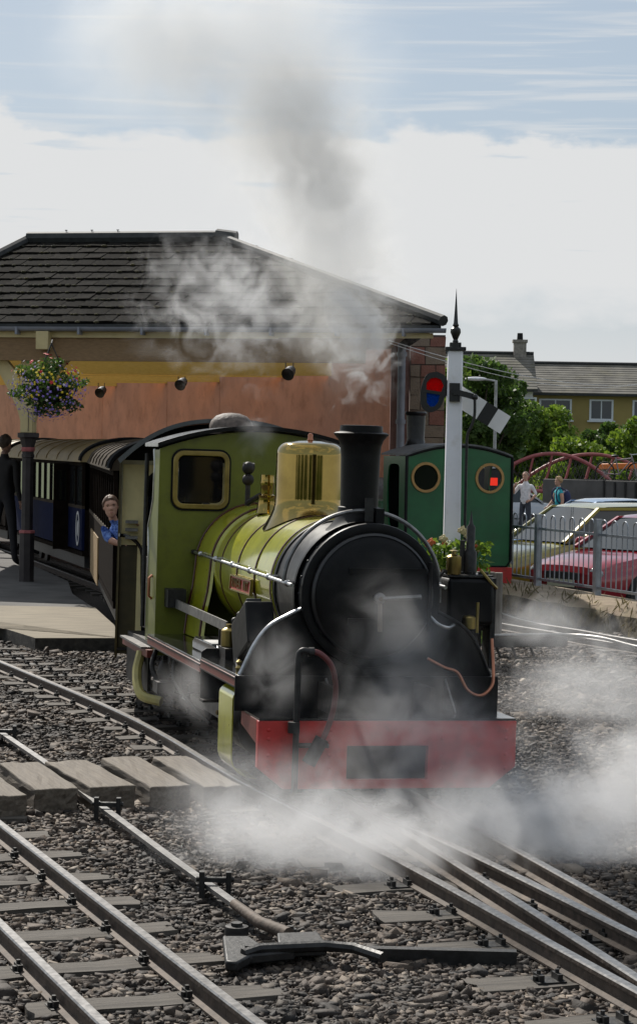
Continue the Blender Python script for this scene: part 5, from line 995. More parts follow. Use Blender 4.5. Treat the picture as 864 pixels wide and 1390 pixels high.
for y in (.9, 1.7, 2.5, 3.3):
    for x in (-.22, .22): w = MB(); w.lathe([(.03, x + .04), (.21, x + .04), (.23, x - .03), (.03, x - .03)], 24, (0, y, .215), 0); w.build('wheel', GRIME, gl)

# ================================================================== SEMAPHORE SIGNAL
sp_ = at(615, 600, 21.0); SX = sp_.x; sg = thing('semaphore_signal', 'white semaphore signal post with its arm lowered and a black spike finial', 'signal', (SX, 21.0, 0), 0)
m = MB(); m.add([(x * k, y * k, z) for z, k in ((-.3, .088), (2.93, .072)) for x, y in ((-1, -1), (1, -1), (1, 1), (-1, 1))], [(0, 1, 5, 4), (1, 2, 6, 5), (2, 3, 7, 6), (3, 0, 4, 7), (0, 3, 2, 1), (4, 5, 6, 7)]); m.build('post', WHITEP, sg, bevel=.012)
m = MB(); m.box(-.10, .10, -.10, .10, 2.93, 2.965); m.box(-.055, .055, -.055, .055, 2.965, 3.01); fn = m.build('cap', SIGBLK, sg, bevel=.004)
m = MB(); m.lathe([(.02, 3.00), (.03, 3.02), (.022, 3.04), (.035, 3.07), (.052, 3.11), (.048, 3.145), (.025, 3.165), (.032, 3.18), (.022, 3.20), (.015, 3.30), (.001, 3.54)], 20); m.build('finial', SIGBLK, fn)
pz = 2.52
m = MB(); m.box(-.055, .045, -.125, -.07, pz - .09, pz + .09); m.tube([(-.0, -.15, pz), (0, .12, pz)], .03, 10); m.beam((-.02, -.13, pz + .01), (.20, -.13, pz - .045), .03, .055); m.ball((.19, -.14, pz - .045), .032, 8); m.build('pivot_bracket', SIGBLK, sg)
ang = R(-31); ca, sa = math.cos(ang), math.sin(ang)
def arm_pt(t, w): return (.0 + ca * t - sa * w, pz + sa * t + ca * w)
def arm_box(t0, t1, w0, w1, y0, y1, name, mt, par): m = MB(); m.prism([arm_pt(t0, w0), arm_pt(t1, w0), arm_pt(t1, w1), arm_pt(t0, w1)], 1, y0, y1); return m.build(name, mt, par)
am = arm_box(.02, .60, -.10, .10, .095, .105, 'arm', WHITEA, sg); arm_box(.325, .455, -.1005, .1005, .092, .108, 'arm_stripe', SIGBLK, am)
# spectacle plate with red and blue glasses on the far side of the post
scx, scz = -.205, pz - .0; R2 = Matrix.Rotation(R(-8), 2)
def sp2(pts): return [(scx + (R2 @ Vector(p)).x, scz + (R2 @ Vector(p)).y) for p in pts]
out = sp2([(p.x, p.y) for p in spline([(.0, .205, 0), (.085, .175, 0), (.125, .09, 0), (.115, -.02, 0), (.085, -.14, 0), (0, -.20, 0), (-.085, -.17, 0), (-.122, -.07, 0), (-.125, .05, 0), (-.09, .165, 0), (0, .205, 0)], 3)][:-1])
hr_ = sp2([(-.075, .015), (.072, .015), (.085, .08), (.05, .135), (0, .145), (-.05, .13), (-.082, .08)]); hb_ = sp2([(-.068, -.015), (.065, -.015), (.058, -.09), (.03, -.135), (-.01, -.145), (-.05, -.11)])
m = MB(); m.plate(out, [hr_, hb_], 1, -.02, .02); scp = m.build('spectacle', SIGBLK, sg)
m = MB(); m.prism(hr_, 1, -.004, .004); m.build('lens', REDLENS, scp, label='red signal glass'); m = MB(); m.prism(hb_, 1, -.004, .004); m.build('lens', BLUELENS, scp, label='blue signal glass')
m = MB(); m.beam((scx + .08, 0, pz - .02), (-.05, 0, pz), .05, .05); m.build('spectacle_arm', SIGBLK, sg)
m = MB(); m.tube(spline([(.19, -.15, pz - .06), (.19, -.15, pz - .22), (.165, -.15, pz - .32), (.125, -.14, pz - .42), (.12, -.14, pz - .6)], 5) + [(.115, -.14, .3)], .014, 8); m.build('pull_rod', DARKIRON, sg)
# roses growing round the foot of the post
rs = np.random.default_rng(21); fb = thing('rose_bush', 'orange and cream roses growing round the foot of the signal post', 'rose bush', (SX, 20.7, -.1)); n_ = 1500
P = np.stack([rs.normal(.04, .17, n_), rs.normal(-.05, .12, n_), rs.uniform(.2, 1.18, n_)], 1); P[:, 0] = np.clip(P[:, 0], -.33, .34); o = bpy.data.objects.new('leaves', leaf_mesh('leaves', P, .07, L_MID, rs)); COL.objects.link(o); o.parent = fb; o['kind'] = 'stuff'
ROSE = [mat('rose_orange', (.62, .16, .05), .7, var=.2), mat('rose_cream', (.66, .55, .30), .7, var=.15)]
def rose(px, py, c, r):
    p = at(px, py, 20.62); p = p - Vector(fb.location); m = MB()
    for q in range(14):
        a = q * 2.4; rr = r * (.25 + .75 * q / 13); t = Vector((math.cos(a), -.5, math.sin(a))); m.obox(p + Vector((math.cos(a) * rr * .7, -.02 + .03 * q / 13, math.sin(a) * rr * .6)), (r * .75, r * .16, r * .65), (a * .7, a, .4 * math.sin(a)))
    m.ball(p, r * .5, 8); m.build('rose', ROSE[c], fb); s_ = MB(); s_.tube([p + Vector((0, .02, -.03)), (p.x * .6, 0, p.z * .5), (0, 0, 0)], .006, 5); s_.build('stem', L_DARK, fb)
for a in ((584, 736, 0, .045), (580, 741, 0, .03), (601, 731, 1, .045), (627, 720, 1, .05), (633, 727, 1, .035), (648, 745, 1, .035), (645, 741, 0, .026), (603, 738, 0, .03)): rose(*a)
# grey timber post and trough rail between the tracks
tpst = at(664, 815, 23.2); t = thing('timber_post', 'short grey timber post of two boards beside the far track', 'post', (tpst.x, 23.2, -.12), R(-12))
m = MB(); m.box(-.165, .045, -.03, .05, .0, .76); m.build('board', TIMBER, t, bevel=.006); m = MB(); m.box(.047, .13, -.035, .07, .0, .755); m.build('board', TIMBER, t, bevel=.006)
a_, b_ = at(655, 864, 21.2), at(768, 862, 21.4); c_ = at(862, 878, 20.6); t = thing('water_trough_rail', 'dark steel channel on thin legs between the engine and the far track', 'rail')
m = MB(); m.beam(a_ + Vector((0, 0, -.055)), b_ + Vector((0, 0, -.055)), .09, .11); m.build('channel', mat('channel_grey', (.06, .06, .06), .55, .4, var=.4), t, bevel=.008)
m = MB(); m.tube(spline([a_ + Vector((0, -.05, .01)), (a_ + b_) / 2 + Vector((0, -.05, .012)), b_ + Vector((0, -.05, .005)), (b_ + c_) / 2 + Vector((.0, -.03, .03)), c_, c_ + (c_ - b_) * .5], 5), .018, 8); m.build('pipe', GREYST, t)
for px in (676, 697, 722):
    p = at(px, 880, 21.2); m = MB(); m.tube(spline([(p.x - .02, 21.2, a_.z - .10), (p.x + .02, 21.2, a_.z - .2), (p.x + .045, 21.2, -.13)], 4), .014, 6); m.build('leg', DARKIRON, t)

# ================================================================== RAILINGS
f1 = Vector((2.89, 28.06, .2)); fv = Vector((.56, -1.70, 0)); FH = .93
fn_ = thing('railings', 'galvanised bow topped railings along the edge of the car park', 'railings', f1, math.atan2(fv.y, fv.x)); sl_ = fv.length; up_w = math.sin(R(1))
hoop = MB(); wd_ = .138
hoop.tube([(0, 0, .07), (0, 0, FH - .06)] + [(wd_ / 2 - wd_ / 2 * math.cos(q), 0, FH - .06 + .062 * math.sin(q)) for q in np.linspace(.3, PI - .3, 7)] + [(wd_, 0, FH - .06), (wd_, 0, .07)], .0085, 6); hoop_me = hoop.mesh('hoop_bar', GALV)
pm = MB(); pm.box(-.04, .04, -.04, .04, -.25, FH + .01); pm_me = pm.mesh('post', GALV)
for k in range(-2, 4):
    place('post', pm_me, fn_, (k * sl_, 0, 0))
    if k < 3:
        for nm, z in (('rail', .09), ('rail', .75)): m = MB(); m.box(k * sl_ + .041, (k + 1) * sl_ - .041, -.012, .012, z - .016, z + .016); m.build(nm, GALV, fn_)
        nb = 6
        for i in range(nb): place('hoop_bar', hoop_me, fn_, (k * sl_ + .10 + i * (sl_ - .2) / (nb - .48), -.0, 0))

# ================================================================== CARS
TYRE = mat('tyre', (.014, .014, .014), .85, var=.2); RIM = mat('wheel_rim', (.30, .30, .31), .35, .8, var=.15); CGLASS = mat('car_glass', (.020, .028, .032), .03, var=0, spec=.6); HLAMP = mat('headlamp', (.40, .42, .44), .1, .3, var=0); PLATEW = mat('number_plate', (.70, .68, .50), .5, var=.05); TAILR = mat('tail_lamp', (.45, .01, .01), .15, var=0); BUMP = mat('bumper_grey', (.05, .05, .052), .5, var=.15)
def carpaint(name, c): return mat(name, c, .18, .1, var=.05, scale=3, coat=1.0)
def car(label, nose, rz, paint, Lc=4.1, Wd=1.68, H=1.42, bonnet=.98, estate=False, kind='parked_car'):
    """local y runs from the nose (0) to the tail (Lc)"""
    t = thing(kind, label, 'car', nose, rz, 'cars parked behind the railings'); w = Wd / 2; B = .90
    st = [(.0, .70, .34, .58), (.04, .84, .26, .66), (.22, .95, .20, .73), (.6, .985, .19, .79), (bonnet, 1.0, .19, .86), (bonnet + .5, 1.0, .19, .90), (Lc * .62, 1.0, .19, .91), (Lc - .55, .985, .20, .92), (Lc - .12, .95, .26, .90 if estate else .86), (Lc, .86, .36, .80 if estate else .74)]
    rows = []
    for y, k, zb, zt in st:
        h = [(.0, zb), (.70 * k, zb), (.93 * k, zb + .05), (1.0 * k, zb + (zt - zb) * .35), (1.0 * k, zb + (zt - zb) * .62), (.965 * k, zb + (zt - zb) * .90), (.90 * k, zt - .005), (.55 * k, zt + .022), (0, zt + .03)]
        rows.append([(x * w, y, z) for x, z in h] + [(-x * w, y, z) for x, z in h[-2:0:-1]])
    m = MB(); m.grid(rows, close=True); m.add(rows[0], [tuple(range(len(rows[0])))]); m.add(rows[-1], [tuple(range(len(rows[-1])))[::-1]]); bo = m.build('body', paint, t)
    a0, a1, a2, a3 = bonnet, bonnet + .72, (Lc - .35 if estate else Lc - 1.05), (Lc - .12 if estate else Lc - .42); wb, wr = w * .90, w * .72; zr = H - .04
    gl_ = MB(); mid = (a0 + a3) / 2
    m = MB(); m.add([(-wb, a0 + .03, B), (wb, a0 + .03, B), (wr, a1, zr), (-wr, a1, zr), (0, a0 - .06, B), (0, a1 - .05, zr + .01)], [(0, 4, 5, 3), (4, 1, 2, 5)]); m.build('windscreen', CGLASS, t)
    m = MB(); m.add([(-wb, a3 - .03, B), (wb, a3 - .03, B), (wr, a2, zr), (-wr, a2, zr)], [(1, 0, 3, 2)]); m.build('rear_window', CGLASS, t)
    for s in (-1, 1):
        for y0, y1 in ((a0 + .02, mid - .04), (mid + .04, a3 - .05)):
            f0 = lambda y: (max(0, min(1, (y - a0) / (a1 - a0))), max(0, min(1, (a3 - y) / (a3 - a2))))
            def topy(y): return y
            ty0 = max(y0, a1) if y0 < mid - .5 else y0; ty1 = min(y1, a2) if y1 > mid + .5 else y1
            m = MB(); m.add([(s * wb, y0, B - .02), (s * wb, y1, B - .02), (s * wr, ty1, zr), (s * wr, ty0, zr)], [(0, 1, 2, 3) if s > 0 else (3, 2, 1, 0)]); m.build('side_window', CGLASS, t)
        m = MB()
        for p, q, th in (((s * wb, a0, B), (s * wr, a1, zr), .055), ((s * wb, mid, B - .05), (s * wr, mid, zr), .07), ((s * wb, a3, B), (s * wr, a2, zr), .10), ((s * wr, a1, zr), (s * wr, a2, zr), .06)): m.beam(p, q, th, .045)
        m.build('pillar', paint, t)
        m = MB(); m.ball((s * (w + .10), a0 + .28, B + .06), .10, 8, (1.1, .55, .75)); m.build('mirror', paint, t)
        m = MB(); m.ball((s * w * .66, .075, .60), .13, 8, (1.35, .45, .62)); m.build('headlight', HLAMP, t)
        m = MB(); m.ball((s * w * .72, Lc - .05, .72), .12, 8, (1.0, .4, 1.1)); m.build('tail_light', TAILR, t)
        m = MB(); m.box(s * (w * .985), s * (w * 1.004), .9, Lc - .9, .46, .50); m.build('side_moulding', BUMP, t)
        for y in (.78, Lc - .80):
            wv = MB(); wv.lathe([(.19, s * (w + .005)), (.29, s * (w + .012)), (.31, s * (w - .02)), (.31, s * (w - .17)), (.2, s * (w - .17))], 24, (0, y, .31), 0); wl_o = wv.build('wheel', TYRE, t); rv = MB(); rv.lathe([(.001, s * (w - .01)), (.07, s * (w + .006)), (.10, s * (w - .015)), (.17, s * (w + .0)), (.20, s * (w + .006))], 20, (0, y, .31), 0); rv.build('rim', RIM, wl_o)
    rr = []
    for y, k, dz in ((a1 - .03, 1.0, -.005), (a1 + .15, 1.03, .03), ((a1 + a2) / 2, 1.04, .05), (a2 - .15, 1.03, .03), (a2 + .03, 1.0, -.01)): rr.append([(x * wr * k, y, zr + dz + .03 * (1 - abs(x) ** 3) * (1 if dz > 0 else .4)) for x in np.linspace(-1, 1, 9)])
    m = MB(); m.grid(rr); m.grid([[(x, y, z - .04) for x, y, z in r_] for r_ in rr]); m.build('roof', paint, t)
    m = MB(); m.box(-w * .42, w * .42, -.012, .05, .50, .60); m.box(-w * .80, w * .80, -.02, .06, .32, .40); m.build('grille', BUMP, t); m = MB(); m.box(-.26, .26, -.034, -.02, .40, .50); m.build('number_plate', PLATEW, t)
    m = MB(); m.box(-.26, .26, Lc - .0, Lc + .012, .50, .61); m.build('number_plate', PLATEW, t); return t
PY = -.29
def cpos(px, Y): p = at(px, 700, Y); return (p.x, Y, PY)
car('olive yellow estate car right behind the railings', cpos(655, 32.2), R(-62), carpaint('paint_olive', (.30, .26, .035)), 4.4, 1.72, 1.44, .95, True)
car('red car with its bonnet behind the right hand railings', cpos(764, 29.5), R(-52), carpaint('paint_red', (.30, .012, .022)), 4.0, 1.64, 1.36, .98)
car('pale blue car behind the olive estate car', cpos(672, 38.5), R(-75), carpaint('paint_blue', (.16, .27, .45)), 4.1, 1.68, 1.40)
car('silver car parked behind the bald man', cpos(536, 57.4), R(-86), carpaint('paint_silver', (.42, .44, .47)), 4.3, 1.7, 1.40)
car('dark car with red tail lamps seen through the round cab window', cpos(700, 64.0), R(80), carpaint('paint_black', (.015, .015, .017)), 4.2, 1.7, 1.45, .95, True)
car('white car far back in the shade of the trees on the right', cpos(815, 80.0), R(-80), carpaint('paint_white', (.62, .62, .62)), 4.2, 1.7, 1.42)

bx = at(655, 653, 50.0); t = thing('display_box', 'black box on a post with a red glow seen through the round cab window', 'display', (bx.x, 50.0, PY), R(4)); zz = bx.z - PY
m = MB(); m.box(-.55, .55, 0, .5, zz - .30, zz + .30); m.build('case', SIGBLK, t, bevel=.03); m = MB(); m.box(-.05, .05, .1, .2, 0, zz - .30); m.build('post', GALV, t); m = MB(); m.box(-.60, .60, -.03, .53, zz + .301, zz + .345); m.build('cap', mat('pale_cap', (.5, .5, .5), .5), t)
m = MB()
m.box(.06, .34, -.012, -.001, zz - .10, zz + .08)
m.build('red_display', mat('red_glow', (.9, .03, .01), .5, var=0, emit=.5), t)
# ================================================================== LORRY, BICYCLE, FOOTBRIDGE
lp0, lp1 = at(737, 690, 61.0), at(930, 694, 58.0); lv = (lp1 - lp0); la = math.atan2(lv.y, lv.x); LL = lv.length
lo_ = thing('flatbed_lorry', 'grey drop-side lorry with a yellow plate parked behind the woman', 'lorry', (lp0.x, lp0.y, PY), la)
LG = mat('lorry_grey', (.085, .08, .075), .7, var=.25, scale=2, dirt=(.04, .036, .03), dirt_amt=.5); sidez = (.66, 1.50)
cut = LL * .44
m = MB(); m.box(0, cut - .03, -.03, .03, *sidez); m.build('side_panel', LG, lo_, bevel=.01); m = MB(); m.box(cut + .03, LL, -.03, .03, *sidez); m.build('side_panel', LG, lo_, bevel=.01)
m = MB(); m.box(-.03, 0, -.02, 2.2, *sidez); m.build('tail_board', LG, lo_); m = MB(); m.box(0, LL, 2.2, 2.25, *sidez); m.build('side_panel', LG, lo_)
m = MB(); m.box(0, LL, 0, 2.2, .60, .66); m.build('deck', DARKIRON, lo_)
for x in [cut] + [cut + .35 + i * .34 for i in range(int((LL - cut) / .34))]: m = MB(); m.box(x - .028, x + .028, -.065, -.031, .60, 1.50 - (.0 if x == cut else .04)); m.build('stake', DARKIRON, lo_)
m = MB(); m.box(0, LL, .4, .6, .38, .60); m.box(0, LL, 1.6, 1.8, .38, .60); m.box(0, .06, .1, 2.1, .30, .52); m.build('chassis', DARKIRON, lo_)
m = MB(); m.box(.25, .95, -.05, -.03, .34, .50); m.build('number_plate', mat('yellow_plate', (.50, .36, .03), .5, var=.1), lo_); m = MB(); m.box(1.05, 1.30, -.05, -.03, .36, .48); m.build('tail_lamp', TAILR, lo_)
for x in (1.9, 3.4):
    w = MB(); w.lathe([(.14, -.02), (.34, -.03), (.38, 0), (.38, .22), (.14, .22)], 24, (x, .05, .38), 1); wo2 = w.build('wheel', TYRE, lo_); rv = MB(); rv.lathe([(.001, .02), (.14, .0), (.2, .03)], 16, (x, .04, .38), 1); rv.build('rim', RIM, wo2)
# bicycle lying on the lorry bed
bcp = at(842, 648, 60.2); bk_ = thing('bicycle', 'bicycle propped on the bed of the grey lorry', 'bicycle', (bcp.x, 60.3, 1.30), la)
for x, ln in ((-.52, 0), (.52, 0)):
    m = MB(); m.tube([(x + .32 * math.cos(q), 0, .10 + .32 * math.sin(q)) for q in np.linspace(0, 2 * PI, 29)], .022, 6, caps=False); wo3 = m.build('wheel', TYRE, bk_); s_ = MB()
    for k in range(8): a = PI * k / 8; s_.tube([(x - .31 * math.cos(a), 0, .10 - .31 * math.sin(a)), (x + .31 * math.cos(a), 0, .10 + .31 * math.sin(a))], .004, 4)
    s_.build('spokes', STEEL, wo3)
m = MB(); 
for p, q in (((-.52, 0, .10), (-.14, 0, .52)), ((-.52, 0, .10), (-.05, 0, .08)), ((-.05, 0, .08), (-.18, 0, .56)), ((-.05, 0, .08), (.36, 0, .50)), ((-.16, 0, .48), (.36, 0, .54)), ((.36, 0, .58), (.52, 0, .10))): m.tube([p, q], .02, 8)
m.build('frame', mat('bike_grey', (.22, .18, .18), .35), bk_); m = MB(); m.tube([(.36, 0, .56), (.34, 0, .64), (.42, -.2, .66)], .015, 6); m.tube([(.34, 0, .64), (.42, .2, .66)], .015, 6); m.build('handlebar', STEEL, bk_); m = MB(); m.ball((-.20, 0, .60), .10, 8, (1.3, .6, .35)); m.build('saddle', BLACK, bk_)
oc = at(846, 633, 61.5); m = MB(); m.obox(oc, (1.4, .5, .17), (0, R(-2), la)); tag(m.build('orange_board', mat('orange_plastic', (.75, .20, .03), .5, var=.1), bevel=.02), 'orange board lying across the load of the grey lorry', 'board')
# pink arched footbridge
PKM = mat('pink_paint', (.30, .075, .075), .5, var=.15); br_ = thing('footbridge', 'pink bow topped footbridge behind the car park', 'bridge')
def archpts(x0, x1, Y, z0, zt, n=22): return [Vector((x0 + (x1 - x0) * i / n, Y, z0 + (zt - z0) * (1 - (2 * i / n - 1) ** 2))) for i in range(n + 1)]
g0, g1 = at(660, 650, 70), at(846, 650, 70)
for x0, x1, Y in ((at(655, 640, 70).x, at(842, 640, 70).x, 70.0), (at(700, 640, 76).x, at(905, 640, 76).x, 76.0)):
    P = archpts(x0, x1, Y, .75, at(760, 616.0, Y).z); m = MB(); m.tube(P, .062, 10); m.build('arch_rib', PKM, br_)
    m = MB(); m.tube([Vector((x0 - 1, Y, .70)), Vector((x1 + 1, Y, .70))], .07, 8); m.build('deck_beam', PKM, br_)
    for k in range(2, 21, 3): m = MB(); p = P[k]; m.tube([p, Vector((p.x - .12, Y, (p.z + .7) / 2)), Vector((p.x - .3, Y, .7))], .04, 6); m.build('strut', PKM, br_)
    m = MB(); k = 0
    x = x0
    while x < x1:
        u = (x - x0) / (x1 - x0); zt = .75 + (P[11].z - .75) * (1 - (2 * u - 1) ** 2)
        for sgn in (-1, 1):
            h = zt - .72; x2 = x + sgn * h * .35
            if h > .05: m.tube([(x, Y + .05, .72), (x2, Y + .05, .72 + h * .92)], .012, 4)
        x += .16
    o = m.build('lattice', DARKIRON, br_); o['kind'] = 'stuff'

# ================================================================== HOUSES, LAMP, WIRES
SLATE = mat('old_slate', (.12, .112, .095), .9, var=.35, scale=1.4, bump=.4, bscale=10, dirt=(.17, .155, .10), dirt_amt=.7, dirt_scale=1.2); OCHRE = mat('ochre_render', (.27, .21, .075), .9, var=.12, scale=.8); WHITEF = mat('white_frame', (.55, .58, .62), .6, var=.05); HGL = mat('house_glass', (.03, .04, .05), .06, var=0)
def house(label, px0, px1, Y, zeave, zridge, dep, wallm, winpx, chim=None, winz=(3.4, 4.75)):
    a, c = at(px0, 600, Y), at(px1, 600, Y); t = thing('house', label, 'house', (a.x, Y, -.45), R(-2)); w = c.x - a.x
    m = MB(); m.box(0, w, 0, dep, 0, zeave + .45); wl = m.build('wall', wallm, t)
    m = MB(); m.prism([(-.35, zeave + .40), (dep / 2, zridge + .45), (dep + .35, zeave + .40), (dep + .35, zeave + .28), (dep / 2, zridge + .33), (-.35, zeave + .28)], 0, -.2, w + .2); rf_ = m.build('roof', SLATE, t)
    nr = 13; dv = Vector((0, dep / 2 + .35, zridge - zeave + .05)) / nr
    for r_ in range(nr): m = MB(); p = Vector((0, -.35, zeave + .40)) + dv * r_; m.add([(-.2, p.y - .02, p.z + .022), (w + .2, p.y - .02, p.z + .022), (w + .2, p.y + dv.y * 1.05, p.z + dv.z * 1.05 + .01), (-.2, p.y + dv.y * 1.05, p.z + dv.z * 1.05 + .01), (-.2, p.y, p.z), (w + .2, p.y, p.z)], [(0, 1, 2, 3), (4, 5, 1, 0)]); m.build('slate_course', SLATE, rf_)
    m = MB(); m.tube([(-.2, dep / 2, zridge + .50), (w + .2, dep / 2, zridge + .50)], .10, 8); m.build('ridge', RIDGE, rf_)
    m = MB(); m.box(-.2, w + .2, -.40, -.33, zeave + .27, zeave + .38); m.build('gutter', RIDGE, t)
    for x, ww in winpx:
        xx = at(x, 600, Y).x - a.x; m = MB(); m.plate([(xx - ww / 2 - .1, winz[0] + .40), (xx + ww / 2 + .1, winz[0] + .40), (xx + ww / 2 + .1, winz[1] + .5), (xx - ww / 2 - .1, winz[1] + .5)], [[(xx - ww / 2, winz[0] + .5), (xx - .03, winz[0] + .5), (xx - .03, winz[1] + .42), (xx - ww / 2, winz[1] + .42)], [(xx + .03, winz[0] + .5), (xx + ww / 2, winz[0] + .5), (xx + ww / 2, winz[1] + .42), (xx + .03, winz[1] + .42)]], 1, -.05, .0); wi = m.build('window', WHITEF, t)
        m = MB(); m.box(xx - ww / 2, xx + ww / 2, -.025, -.015, winz[0] + .5, winz[1] + .42); m.build('pane', HGL, wi); m = MB(); m.box(xx - ww / 2 - .2, xx + ww / 2 + .2, -.14, -.052, winz[0] + .32, winz[0] + .40); m.build('sill', WHITEF, wi)
    if chim:
        xx = at(chim, 600, Y).x - a.x; m = MB(); m.box(xx - .32, xx + .32, dep / 2 - .35, dep / 2 + .35, zridge, zridge + 1.05); m.box(xx - .38, xx + .38, dep / 2 - .41, dep / 2 + .41, zridge + 1.05, zridge + 1.2); ch = m.build('chimney', mat('chimney_render', (.22, .20, .18), .9, var=.3), rf_); m = MB(); m.lathe([(.16, zridge + 1.2), (.14, zridge + 1.55), (.10, zridge + 1.55)], 12, (xx, dep / 2, 0)); m.build('chimney_pot', BLACK, ch)
house('ochre terrace house with long grey slate roof on the right', 722, 1010, 112, 5.15, 6.75, 6.5, OCHRE, [(752, 1.5), (814, 1.05), (872, 1.05), (930, 1.05)], None, (3.75, 4.75))
house('house with mossy roof and a chimney behind the dark trees', 590, 721, 108, 5.20, 7.05, 6.5, mat('white_render', (.50, .50, .50), .9, var=.1), [(706, 1.3)], 707, (4.0, 4.7))
slp = at(671, 600, 66); sl2 = thing('street_lamp', 'slim grey street lamp with its head pointing left behind the signal arm', 'street lamp', (slp.x, 66, -.35))
m = MB(); zt = at(671, 516, 66).z + .35; m.tube([(0, 0, 0), (0, 0, 1.2), (0, 0, zt)], [.075, .055, .045], 10); m.tube([(0, 0, zt - .03), (-.35, 0, zt + .02)], .03, 8); m.build('pole', mat('lamp_pole', (.36, .36, .36), .5, .4), sl2); m = MB(); m.ball((-.62, 0, zt + .03), .2, 10, (1.7, .55, .32)); m.build('lamp_head', mat('lamp_head_white', (.6, .6, .62), .4), sl2)
m = MB(); wa, wb2 = at(527, 462, 28.7), at(900, 517, 60.0)
def sag(p, q, s, n=24): return [p + (q - p) * (i / n) + Vector((0, 0, -s * 4 * (i / n) * (1 - i / n))) for i in range(n + 1)]
m.tube(sag(wa, wb2, .32), .007, 5); tag(m.build('overhead_wire', mat('wire_grey', (.45, .45, .45), .5)), 'upper pale overhead wire running from the station corner to the right', 'wire', None)
m = MB(); m.tube(sag(wa + Vector((.02, 0, -.04)), at(900, 513, 60.0), .42), .006, 5); tag(m.build('overhead_wire', MATS['wire_grey']), 'lower, more sagging overhead wire from the station corner', 'wire', None)

# ================================================================== STEAM
def steam_mat(name, dens, col, t0, t1, scale, aniso=.25, detail=5.0, dist=.6, stretch=(1, 1, 1), soft=.55, off=(0, 0, 0)):
    m = bpy.data.materials.new(name); m.use_nodes = True; n = m.node_tree.nodes; l = m.node_tree.links; n.remove(n['Principled BSDF'])
    v = n.new('ShaderNodeVolumePrincipled'); v.inputs['Density Attribute'].default_value = ''; v.inputs['Color'].default_value = (*col, 1); v.inputs['Anisotropy'].default_value = aniso
    tc_ = n.new('ShaderNodeTexCoord'); ln = n.new('ShaderNodeVectorMath'); ln.operation = 'LENGTH'; l.new(tc_.outputs['Object'], ln.inputs[0])
    fo = n.new('ShaderNodeMapRange'); fo.interpolation_type = 'SMOOTHSTEP'; fo.inputs[1].default_value = 1.0; fo.inputs[2].default_value = 1.0 - soft; l.new(ln.outputs['Value'], fo.inputs[0])
    ge = n.new('ShaderNodeNewGeometry'); mp = n.new('ShaderNodeMapping'); mp.inputs['Scale'].default_value = stretch; mp.inputs['Location'].default_value = off; l.new(ge.outputs['Position'], mp.inputs[0])
    no = n.new('ShaderNodeTexNoise'); no.inputs['Scale'].default_value = scale; no.inputs['Detail'].default_value = detail; no.inputs['Roughness'].default_value = .58; no.inputs['Distortion'].default_value = dist; l.new(mp.outputs[0], no.inputs['Vector'])
    # the edge of the cloud is eaten by the noise, the middle less so
    ad = n.new('ShaderNodeMath'); ad.operation = 'MULTIPLY_ADD'; l.new(fo.outputs[0], ad.inputs[0]); ad.inputs[1].default_value = .32; l.new(no.outputs[0], ad.inputs[2])
    mr = n.new('ShaderNodeMapRange'); mr.interpolation_type = 'SMOOTHSTEP'; mr.inputs[1].default_value = t0 + .32; mr.inputs[2].default_value = t1 + .32; l.new(ad.outputs[0], mr.inputs[0])
    mu = n.new('ShaderNodeMath'); mu.operation = 'MULTIPLY'; l.new(mr.outputs[0], mu.inputs[0]); l.new(fo.outputs[0], mu.inputs[1])
    m2 = n.new('ShaderNodeMath'); m2.operation = 'MULTIPLY'; l.new(mu.outputs[0], m2.inputs[0]); m2.inputs[1].default_value = dens; l.new(m2.outputs[0], v.inputs['Density'])
    l.new(v.outputs[0], n['Material Output'].inputs['Volume']); return m
_ball = MB(); _ball.ball((0, 0, 0), 1.0, 14)
def steam(label, px, py, Y, r, m, rot=(0, 0, 0)):
    q = _ball.mesh('steam', m); o = place('steam', q, None, at(px, py, Y), rot, r); o['kind'] = 'stuff'; o['label'] = label; o['category'] = 'steam'; return o
SW = (.93, .93, .94); SG = (.92, .915, .905)
S_LOW = steam_mat('steam_low', 3.6, SW, .23, .60, 3.6, off=(3, 1, 0), soft=.85, dist=.9); S_LOWT = steam_mat('steam_low_thin', 1.5, SW, .20, .60, 3.2, off=(7, 2, 1), soft=.9, dist=.9)
S_VEIL = steam_mat('steam_veil', 2.0, SW, .22, .60, 3.8, off=(1, 5, 2), soft=.9, dist=1.0); S_WISP = steam_mat('steam_wisp', 9.0, SW, .38, .54, 5.0, dist=1.6, off=(2, 2, 4), soft=.95)
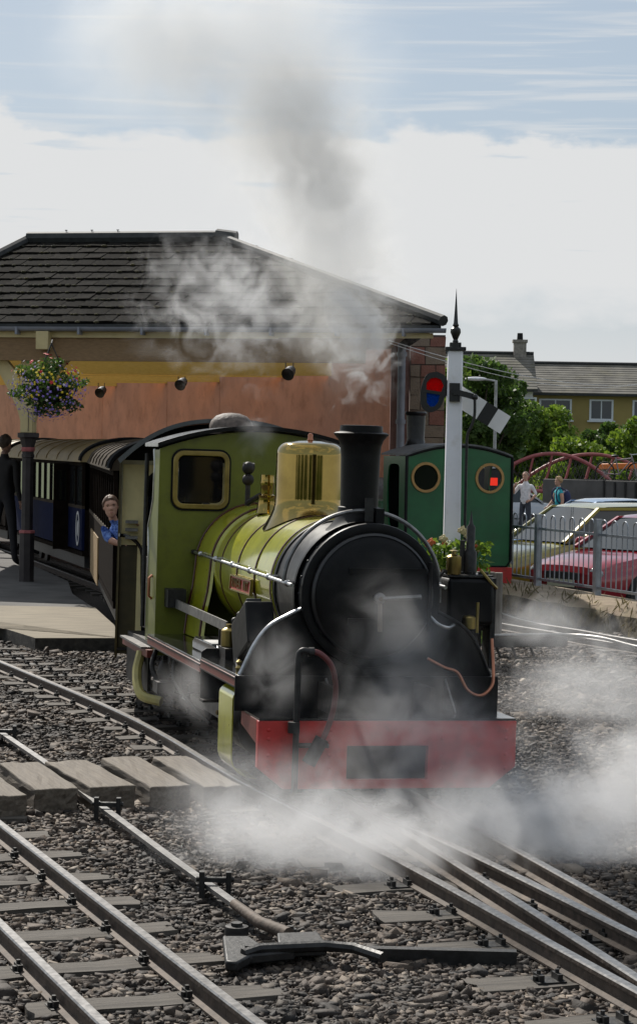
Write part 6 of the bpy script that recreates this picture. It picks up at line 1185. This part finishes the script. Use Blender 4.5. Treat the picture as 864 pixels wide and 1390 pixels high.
S_PLUME = steam_mat('steam_plume', 3.2, SG, .14, .50, 3.8, dist=1.3, off=(5, 0, 3), soft=.95, detail=7); S_TOP = steam_mat('steam_top', 1.7, SG, .06, .50, 2.6, dist=1.0, off=(4, 8, 1), soft=.95, detail=7)
S_THIN = steam_mat('steam_thin', 2.6, SW, .32, .58, 4.6, dist=1.4, off=(9, 3, 2), soft=.95, detail=7)
steam('white steam rolling over the rails in front of the buffer beam', 455, 1150, 10.4, (1.2, .85, .60), S_LOW)
steam('dense pale steam spreading over the rails on the lower right', 730, 1140, 10.8, (1.15, .9, .58), S_LOW)
steam('pale steam drifting out past the right edge above the rails', 870, 1100, 11.8, (1.0, .85, .85), S_LOW)
steam('thin steam over the red buffer beam and coupling pocket', 575, 1015, 11.35, (1.0, .38, .62), S_VEIL)
steam('thin steam low over the stones left of the buffer beam', 325, 1090, 11.0, (.70, .45, .52), S_LOWT)
steam('wisps of steam rising in front of the smokebox door', 545, 900, 11.75, (.55, .30, .75), S_LOWT)
steam('faint steam beside the wheels below the running plate', 265, 935, 13.2, (.38, .3, .32), S_LOWT)
steam('faint steam over the front plate left of the smokebox', 375, 910, 11.8, (.30, .25, .45), S_LOWT)
steam('faint steam over the right hand stones beside the air pump', 810, 950, 16.5, (1.3, .9, .95), S_LOWT)
steam('low steam across the far track below the railings', 730, 845, 20.5, (.7, .6, .45), S_LOWT)
steam('curling white wisps of steam right above the chimney', 484, 455, 13.1, (.52, .34, .78), S_WISP)
steam('white wisps of steam against the tiled roof left of the chimney', 315, 410, 15.6, (1.25, .5, 1.0), S_THIN)
steam('grey column of smoke climbing above the station roof', 452, 335, 13.4, (.66, .5, 1.15), S_PLUME, (0, R(-10), 0))
steam('middle of the grey smoke plume against the bright cloud', 405, 190, 13.5, (.80, .55, .95), S_PLUME, (0, R(-20), 0))
steam('broad grey smoke at the top of the plume', 345, 60, 13.6, (1.25, .8, 1.05), S_TOP, (0, R(24), 0))
steam('soft grey smoke fading into the sky left of the plume', 190, 50, 13.8, (.9, .6, .75), S_TOP)
steam('trail of steam from the roof ventilator of the engine', 345, 600, 15.2, (.25, .2, .32), S_THIN)
